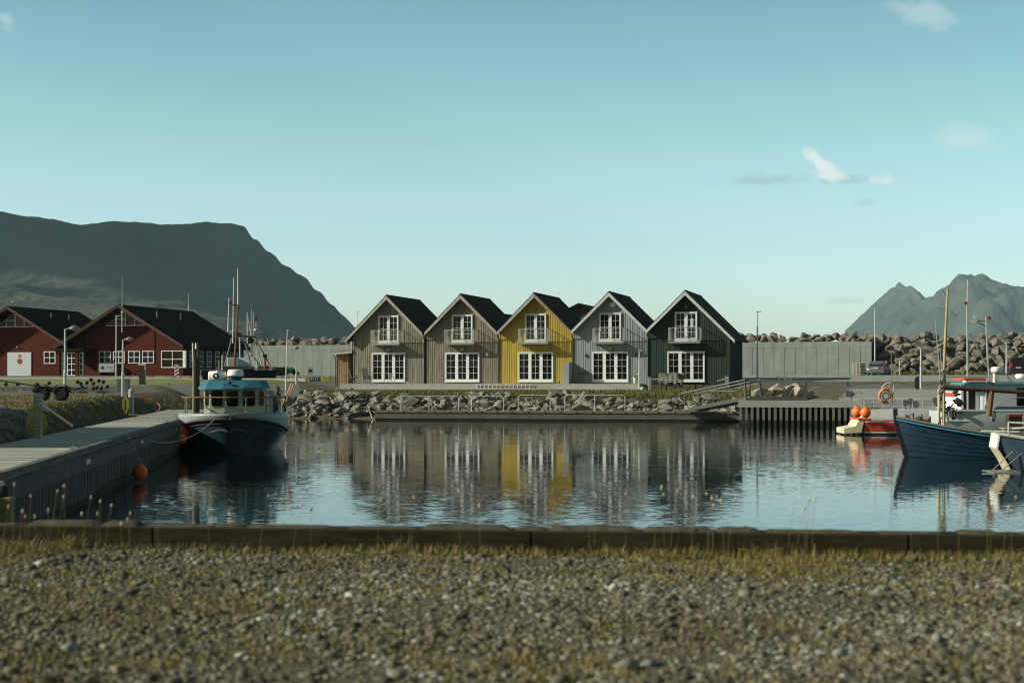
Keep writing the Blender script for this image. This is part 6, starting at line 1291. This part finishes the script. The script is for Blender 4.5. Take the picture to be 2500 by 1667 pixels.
MB().box(-.75, .9, -.1, 0, .34, .44).build('frame_rail', galv, t2); MB().box(-.75, .9, 1.1, 1.2, .34, .44).build('frame_rail', galv, t2); MB().box(-.6, -.5, 0, 1.1, .36, .42).build('cross_member', galv, t2); MB().cbox((-.35, -.05, .55), (.7, .12, .14)).build('winch_beam', galv, t2, bevel=.02); MB().rod((-.6, 0, 0), (-.6, 0, .4), .03).build('stand_leg', galv, t2); MB().rod((.7, 0, 0), (.7, 0, .4), .03).build('stand_leg', galv, t2)
for px, py in ((189, 932), (197, 936), (212, 934), (222, 927), (228, 936), (241, 929), (252, 932), (262, 944), (247, 948), (236, 946), (200, 944), (228, 948), (183, 949)): roller(px, py, 66.4, t2)
t = thing('block_stack', 'little stack of pale ribbed plates in the dry grass before the rollers', 'plates', W(226, 968, 65.2))
for k in range(4): MB().box(-.15, .15, -.1, .1, .02 + k * .06, .05 + k * .06).build('plate', M('plate_grey', (.35, .37, .34), .7), t)
cb = thing('utility_cabinet', 'grey metal utility cabinet in front of the low concrete wall', 'cabinet', W(301, 957, 85)); MB().box(-.34, .34, -.2, .2, 0, .72).build('body', M('cabinet_grey', (.14, .17, .18), .5), cb, bevel=.01); MB().box(-.36, .36, -.22, .22, .722, .76).build('lid', steel, cb); m = MB(); [m.box(-.30, .30, -.206, -.203, .1 + .1 * k, .12 + .1 * k) for k in range(6)]; m.build('louvre', dsteel, cb)
si = thing('information_post', 'dark upright post with a pale cap on the concrete wall top', 'post', W(348, 938, 97)); MB().box(-.19, .19, -.12, .12, 0, 1.20).build('body', M('post_olive', (.035, .035, .022), .6), si); MB().cbox((0, 0, 1.27), (.44, .3, .13)).build('cap', M('cap_pale', (.5, .58, .60), .5), si, bevel=.02); MB().box(.18, .23, -.13, -.05, .1, 1.15).build('edge_strip', M('edge_gold', (.25, .2, .08), .6), si)
for k in range(2): MB().ball((.22, -.2, 1.0 + .12 * k), .04, 8).build('lamp', white_p, si)
sb_ = thing('sign_board', 'white landscape sign board with a small brown emblem before the red hall', 'sign', W(260, 917, 126)); MB().box(-.64, .64, -.03, .03, .30, 1.0).build('panel', M('sign_white', (.55, .62, .66), .5), sb_); [MB().box(a, a + .07, -.04, .04, -.02, 1.03).build('leg', M('post_brown', (.16, .09, .045)), sb_) for a in (-.73, .66)]
MB().lathe((-.33, -.036, .66), [(.002, -.003), (.13, -.003), (.10, .003), (.002, .003)], 16, 'Y').build('emblem', M('emblem_brown', (.10, .05, .035), .6), sb_); m = MB(); m.box(.02, .52, -.034, -.031, .72, .76); m.box(.02, .46, -.034, -.031, .64, .67); m.box(.3, .52, -.034, -.031, .40, .43); m.build('lettering', M('letter_grey', (.2, .24, .28), .6), sb_)
bk = thing('beacon_board', 'red and white slanting striped road beacon in front of the red hall', 'road beacon', W(431, 925, 121)); MB().box(-.165, .165, -.02, .02, .1, 1.15).build('board', white_p, bk); m = MB()
for k in range(4): z = .12 + k * .27; m.add([(-.14, -.024, z), (.14, -.024, z + .2), (.14, -.024, min(1.12, z + .33)), (-.14, -.024, z + .13)], [(0, 1, 2, 3)])
m.build('red_stripe', M('stripe_red', (.35, .03, .025), .5), bk, fix=False); MB().box(-.3, .3, -.15, .15, 0, .1).build('foot', black, bk, bevel=.02)
bo = thing('information_cylinder', 'small red marker lying by the pavement kerb', 'marker', W(325, 917, 122)); MB().ball((0, 0, .05), .07, 8).build('marker', redp, bo)
def block(px0, px1, py0, py1, d, label, mt):
    x0, x1 = (px0 - CX) / F * d, (px1 - CX) / F * d; z0 = CZ - (py1 - HY) * d / F; h_ = (py1 - py0) * d / F; t = thing('concrete_block', label, 'barrier block', (x0, d, z0), 0, 'painted barrier blocks'); w_ = x1 - x0
    MB().prism([(0, 0), (w_, 0), (w_ - .08, h_), (.08, h_)], -.25, .25).build('block', mt, t, bevel=.02); return t
yb_ = M('block_yellow', (.38, .32, .045), .8, var=.35, scale=5, rgb2=(.52, .45, .10)); db_ = M('block_dark', (.055, .085, .09), .8, var=.3, scale=6)
for i, (a, b_, c, d_, y, mt) in enumerate([(331, 341, 917, 929, 1, 1), (357, 377, 918, 928, 0, 0), (378, 405, 918, 930, 1, 1), (446, 468, 918, 930, 1, 1), (469, 479, 919, 930, 1, 0), (684, 708, 920, 931, 0, 0), (709, 733, 919, 931, 1, 1), (736, 759, 919, 932, 1, 1), (760, 783, 920, 931, 0, 0), (784, 808, 919, 932, 1, 1)]):
    o = block(a, b_, c, d_, 120.5, ['yellow trapezoid barrier block left of the dark post', 'dark barrier block with pale marks right of the dark post', 'yellow barrier block between the dark post and the striped beacon', 'yellowish barrier block right of the striped beacon', 'grey barrier block next to the timber piles', 'dark barrier block left of the dome lamp by the seawall', 'dull yellow barrier block behind the dome lamp', 'bright yellow barrier block right of the dome lamp', 'dark barrier block between two yellow ones before the seawall', 'yellow barrier block nearest the timber shed'][i], yb_ if mt else db_)
    if not mt: m = MB(); w_ = (b_ - a) * 120.5 / F; [m.box(w_ * (.2 + .22 * k), w_ * (.2 + .22 * k) + .08, -.262, -.256, .12, .28) for k in range(3)]; m.build('pale_mark', M('mark_pale', (.3, .36, .34), .7), o)
dp = thing('mooring_dolphin', 'tall pair of brown timber piles standing at the pier behind the boat', 'pile', (W(484, 980, 62)[0], 61.5, 0)); MB().rod((-.06, 0, -1), (-.06, 0, 3.55), .075, n=10).build('pile', woodg, dp); MB().rod((.08, .05, -1), (.08, .05, 4.1), .07, n=10).build('pile', M('pile_dark', (.07, .055, .035), .8), dp); MB().rod((-.12, 0, 3.4), (-.12, 0, 4.15), .03, n=6).build('bracket', steel, dp); MB().rod((.02, 0, 3.9), (.02, 0, 4.15), .05, n=6).build('bracket', steel, dp)
sk = thing('waste_skip', 'dark green skip with a bright green net against the left seawall', 'skip', W(682, 917, 150)); MB().prism([(-.5, 0), (.5, 0), (.6, .85), (-.6, .85)], -.6, .6).build('body', M('skip_green', (.02, .08, .05), .6), sk); MB().cbox((.9, 0, .55), (.9, .9, .6)).build('net', greenm, sk, bevel=.1)
sk2 = thing('gear_pallet', 'brown pallet of fishing gear beside the green skip', 'pallet load', W(712, 916, 150)); m = MB(); rr_ = random.Random(1); [m.cbox((rr_.uniform(-.8, .8), 0, rr_.uniform(.2, .7)), (.5, .6, .3), rr_.uniform(0, 3), 0, rr_.uniform(-.3, .3)) for k in range(9)]; m.build('load', M('net_brown', (.03, .02, .02)), sk2, bevel=.03)
wc = thing('wall_cabinet', 'pale cabinet with a dark opening against the left seawall', 'cabinet', W(758, 918, 170)); MB().box(-.3, .3, -.2, .2, 0, 1.0).build('body', M('cabinet_pale', (.36, .42, .44), .5), wc); MB().box(-.2, .2, -.21, -.202, .45, .75).build('opening', black, wc)
rc1 = thing('red_cable', 'bright red cable curving over the rocks beside the farther service post', 'cable', (0, 0, 0)); P = [W(335, 970, 80), W(350, 971, 80), W(368, 975, 80), W(384, 983, 80), (W(391, 992, 79)), W(389, 1000, 78), W(380, 1006, 77)]; P2 = []
for i in range(len(P) - 1): P2 += [Vector(P[i]).lerp(Vector(P[i + 1]), k / 3) for k in range(3)]
MB().tube(P2 + [Vector(P[-1])], .025, 6).build('cable', M('cable_red', (.65, .06, .05), .5), rc1)
dk = thing('notice_board', 'dark hexagonal sign board on the lamp post near the life ring', 'sign', W(2241, 935, 103)); MB().prism([(-.22, -.25), (-.1, -.45), (.1, -.45), (.1, .45), (-.1, .45), (-.22, .25)], 0, .04).build('board', dark, dk)

# ------------------------------------------------------------------ cars and pallets
def car(label, px0, px1, pyb, d, rz, paint, boxy=False):
    cxp = (px0 + px1) / 2; t = thing('parked_car', label, 'car', W(cxp, pyb, d), rz)
    Lc, Wc, Hc = 4.3, 1.74, 1.48 if not boxy else 1.78
    # side profile in y (0 = rear) , z ; body lower
    prof = [(0, .30), (.02, .62), (.10, .92), (.35, .98), (1.2, .98), (3.2, .95), (4.1, .82), (4.28, .60), (4.3, .30)]
    rings = []
    for (y, z) in prof: rings.append([(-Wc / 2 * .97, y, .24), (-Wc / 2, y, min(z, .62)), (-Wc / 2 * .94, y, z), (0, y - (.06 if y < 1 else -.06), z + .02), (Wc / 2 * .94, y, z), (Wc / 2, y, min(z, .62)), (Wc / 2 * .97, y, .24)])
    body = MB().loft(rings, caps=True).build('body', paint, t, smooth=35)
    cy0, cy1, cy2, cy3 = (.14, .62, 2.2, 3.1) if not boxy else (.04, .25, 2.6, 3.2)
    cr = []
    for (y, z, w_) in ((cy0, .96, .90), (cy1, Hc - .03, .72), ((cy1 + cy2) / 2, Hc, .70), (cy2, Hc - .04, .72), (cy3, .95, .88)): cr.append([(-Wc / 2 * w_ - (.0), y, z), (0, y, z + .03), (Wc / 2 * w_, y, z)])
    m = MB(); m.loft(cr)
    for s in (-1, 1): m.add([(s * Wc / 2 * .90, cy0, .96), (s * Wc / 2 * .72, cy1, Hc - .03), (s * Wc / 2 * .70, (cy1 + cy2) / 2, Hc), (s * Wc / 2 * .72, cy2, Hc - .04), (s * Wc / 2 * .88, cy3, .95)], [(0, 1, 2, 3, 4)])
    m.build('cabin', paint, t, smooth=30)
    cg = M('car_glass', (.012, .014, .016), .08, spec=.6)
    a, b_ = (cy0 + .04, 1.02), (cy1 - .03, Hc - .12); MB().add([(-Wc / 2 * .78, a[0] - .03, a[1]), (Wc / 2 * .78, a[0] - .03, a[1]), (Wc / 2 * .66, b_[0] - .03, b_[1]), (-Wc / 2 * .66, b_[0] - .03, b_[1])], [(0, 1, 2, 3)]).build('rear_window', cg, t, fix=False)
    for s in (-1, 1): MB().add([(s * (Wc / 2 * .90 + .012), cy0 + .25, 1.0), (s * (Wc / 2 * .76 + .012), cy1 + .12, Hc - .12), (s * (Wc / 2 * .76 + .012), cy2 - .05, Hc - .13), (s * (Wc / 2 * .89 + .012), cy3 - .2, 1.0)], [(0, 1, 2, 3)]).build('side_window', cg, t, fix=False)
    for s in (-1, 1):
        MB().cbox((s * Wc / 2 * .80, .05, .80 if not boxy else 1.0), (.26, .10, .14 if not boxy else .4)).build('tail_light', M('tail_red', (.5, .03, .02), .3), t, bevel=.015)
        for y in (.75, 3.4): wheel_o = MB().lathe((s * (Wc / 2 - .10), y, .30), [(.02, -.1), (.30, -.1), (.31, -.05), (.31, .05), (.30, .1), (.02, .1)], 20, 'X').build('wheel', black, t, smooth=30)
    MB().cbox((0, -.02, .76), (.52, .02, .11)).build('number_plate', M('plate_pale', (.45, .5, .52), .4), t); MB().box(-Wc / 2 * .96, Wc / 2 * .96, -.05, .1, .26, .42).build('bumper', dark if boxy else paint, t, bevel=.03)
    for s in (-1, 1): MB().cbox((s * (Wc / 2 + .06), 2.75, 1.02), (.14, .1, .1)).build('mirror', paint, t, bevel=.02)
    return t
car('silver grey hatchback seen from behind, parked at the end of the seawall', 2110, 2166, 917, 153, R(-22), M('silver_paint', (.17, .20, .22), .28, .5, var=.05))
car('dark car with red tail lights parked at the right edge before the rocks', 2461, 2512, 916, 150, R(-12), M('black_paint', (.03, .022, .020), .25, .3, var=.05), True)
for i, px in enumerate((2083, 2088.5)):
    pass
ps = []
for k in range(9):
    ps.append((k, 'wooden pallet, layer %s of the stack beside the silver car' % ['at the bottom', 'second from the bottom', 'third from the bottom', 'fourth from the bottom', 'in the middle', 'fourth from the top', 'third from the top', 'second from the top', 'at the top'][k]))
pmx, pmy, pmz = W(2091, 916.5, 158)
pal = thing('wooden_pallet', ps[0][1], 'pallet', (pmx, pmy, pmz), R(-10), 'stacked pallets'); pwm = M('pallet_wood', (.55, .49, .36), .8, var=.15)
m = MB(); [m.box(-.4 + .0, .4, y, y + .1, .12, .145) for y in np.arange(0, 1.15, .16)]; m.build('top_boards', pwm, pal); m = MB(); [m.box(a, a + .1, 0, 1.2, 0, .02) for a in (-.4, -.05, .3)]; m.build('bottom_boards', pwm, pal); 
for a in (-.4, -.05, .3): MB().box(a, a + .1, .0, .1, .02, .12).build('block', pwm, pal)
for k, lb in ps[1:]: dup(pal, (pmx + random.uniform(-.02, .02), pmy, pmz + k * .147), R(-10) + random.uniform(-.02, .02), lb, 'stacked pallets')
rs = thing('gear_stack', 'dark slatted crate stack between the pallets and the silver car', 'crates', W(2105, 916, 159)); m = MB(); [m.box(-.3, .35, 0, 1, k * .16, k * .16 + .11) for k in range(8)]; m.build('slats', M('crate_dark', (.04, .04, .03), .8), rs)
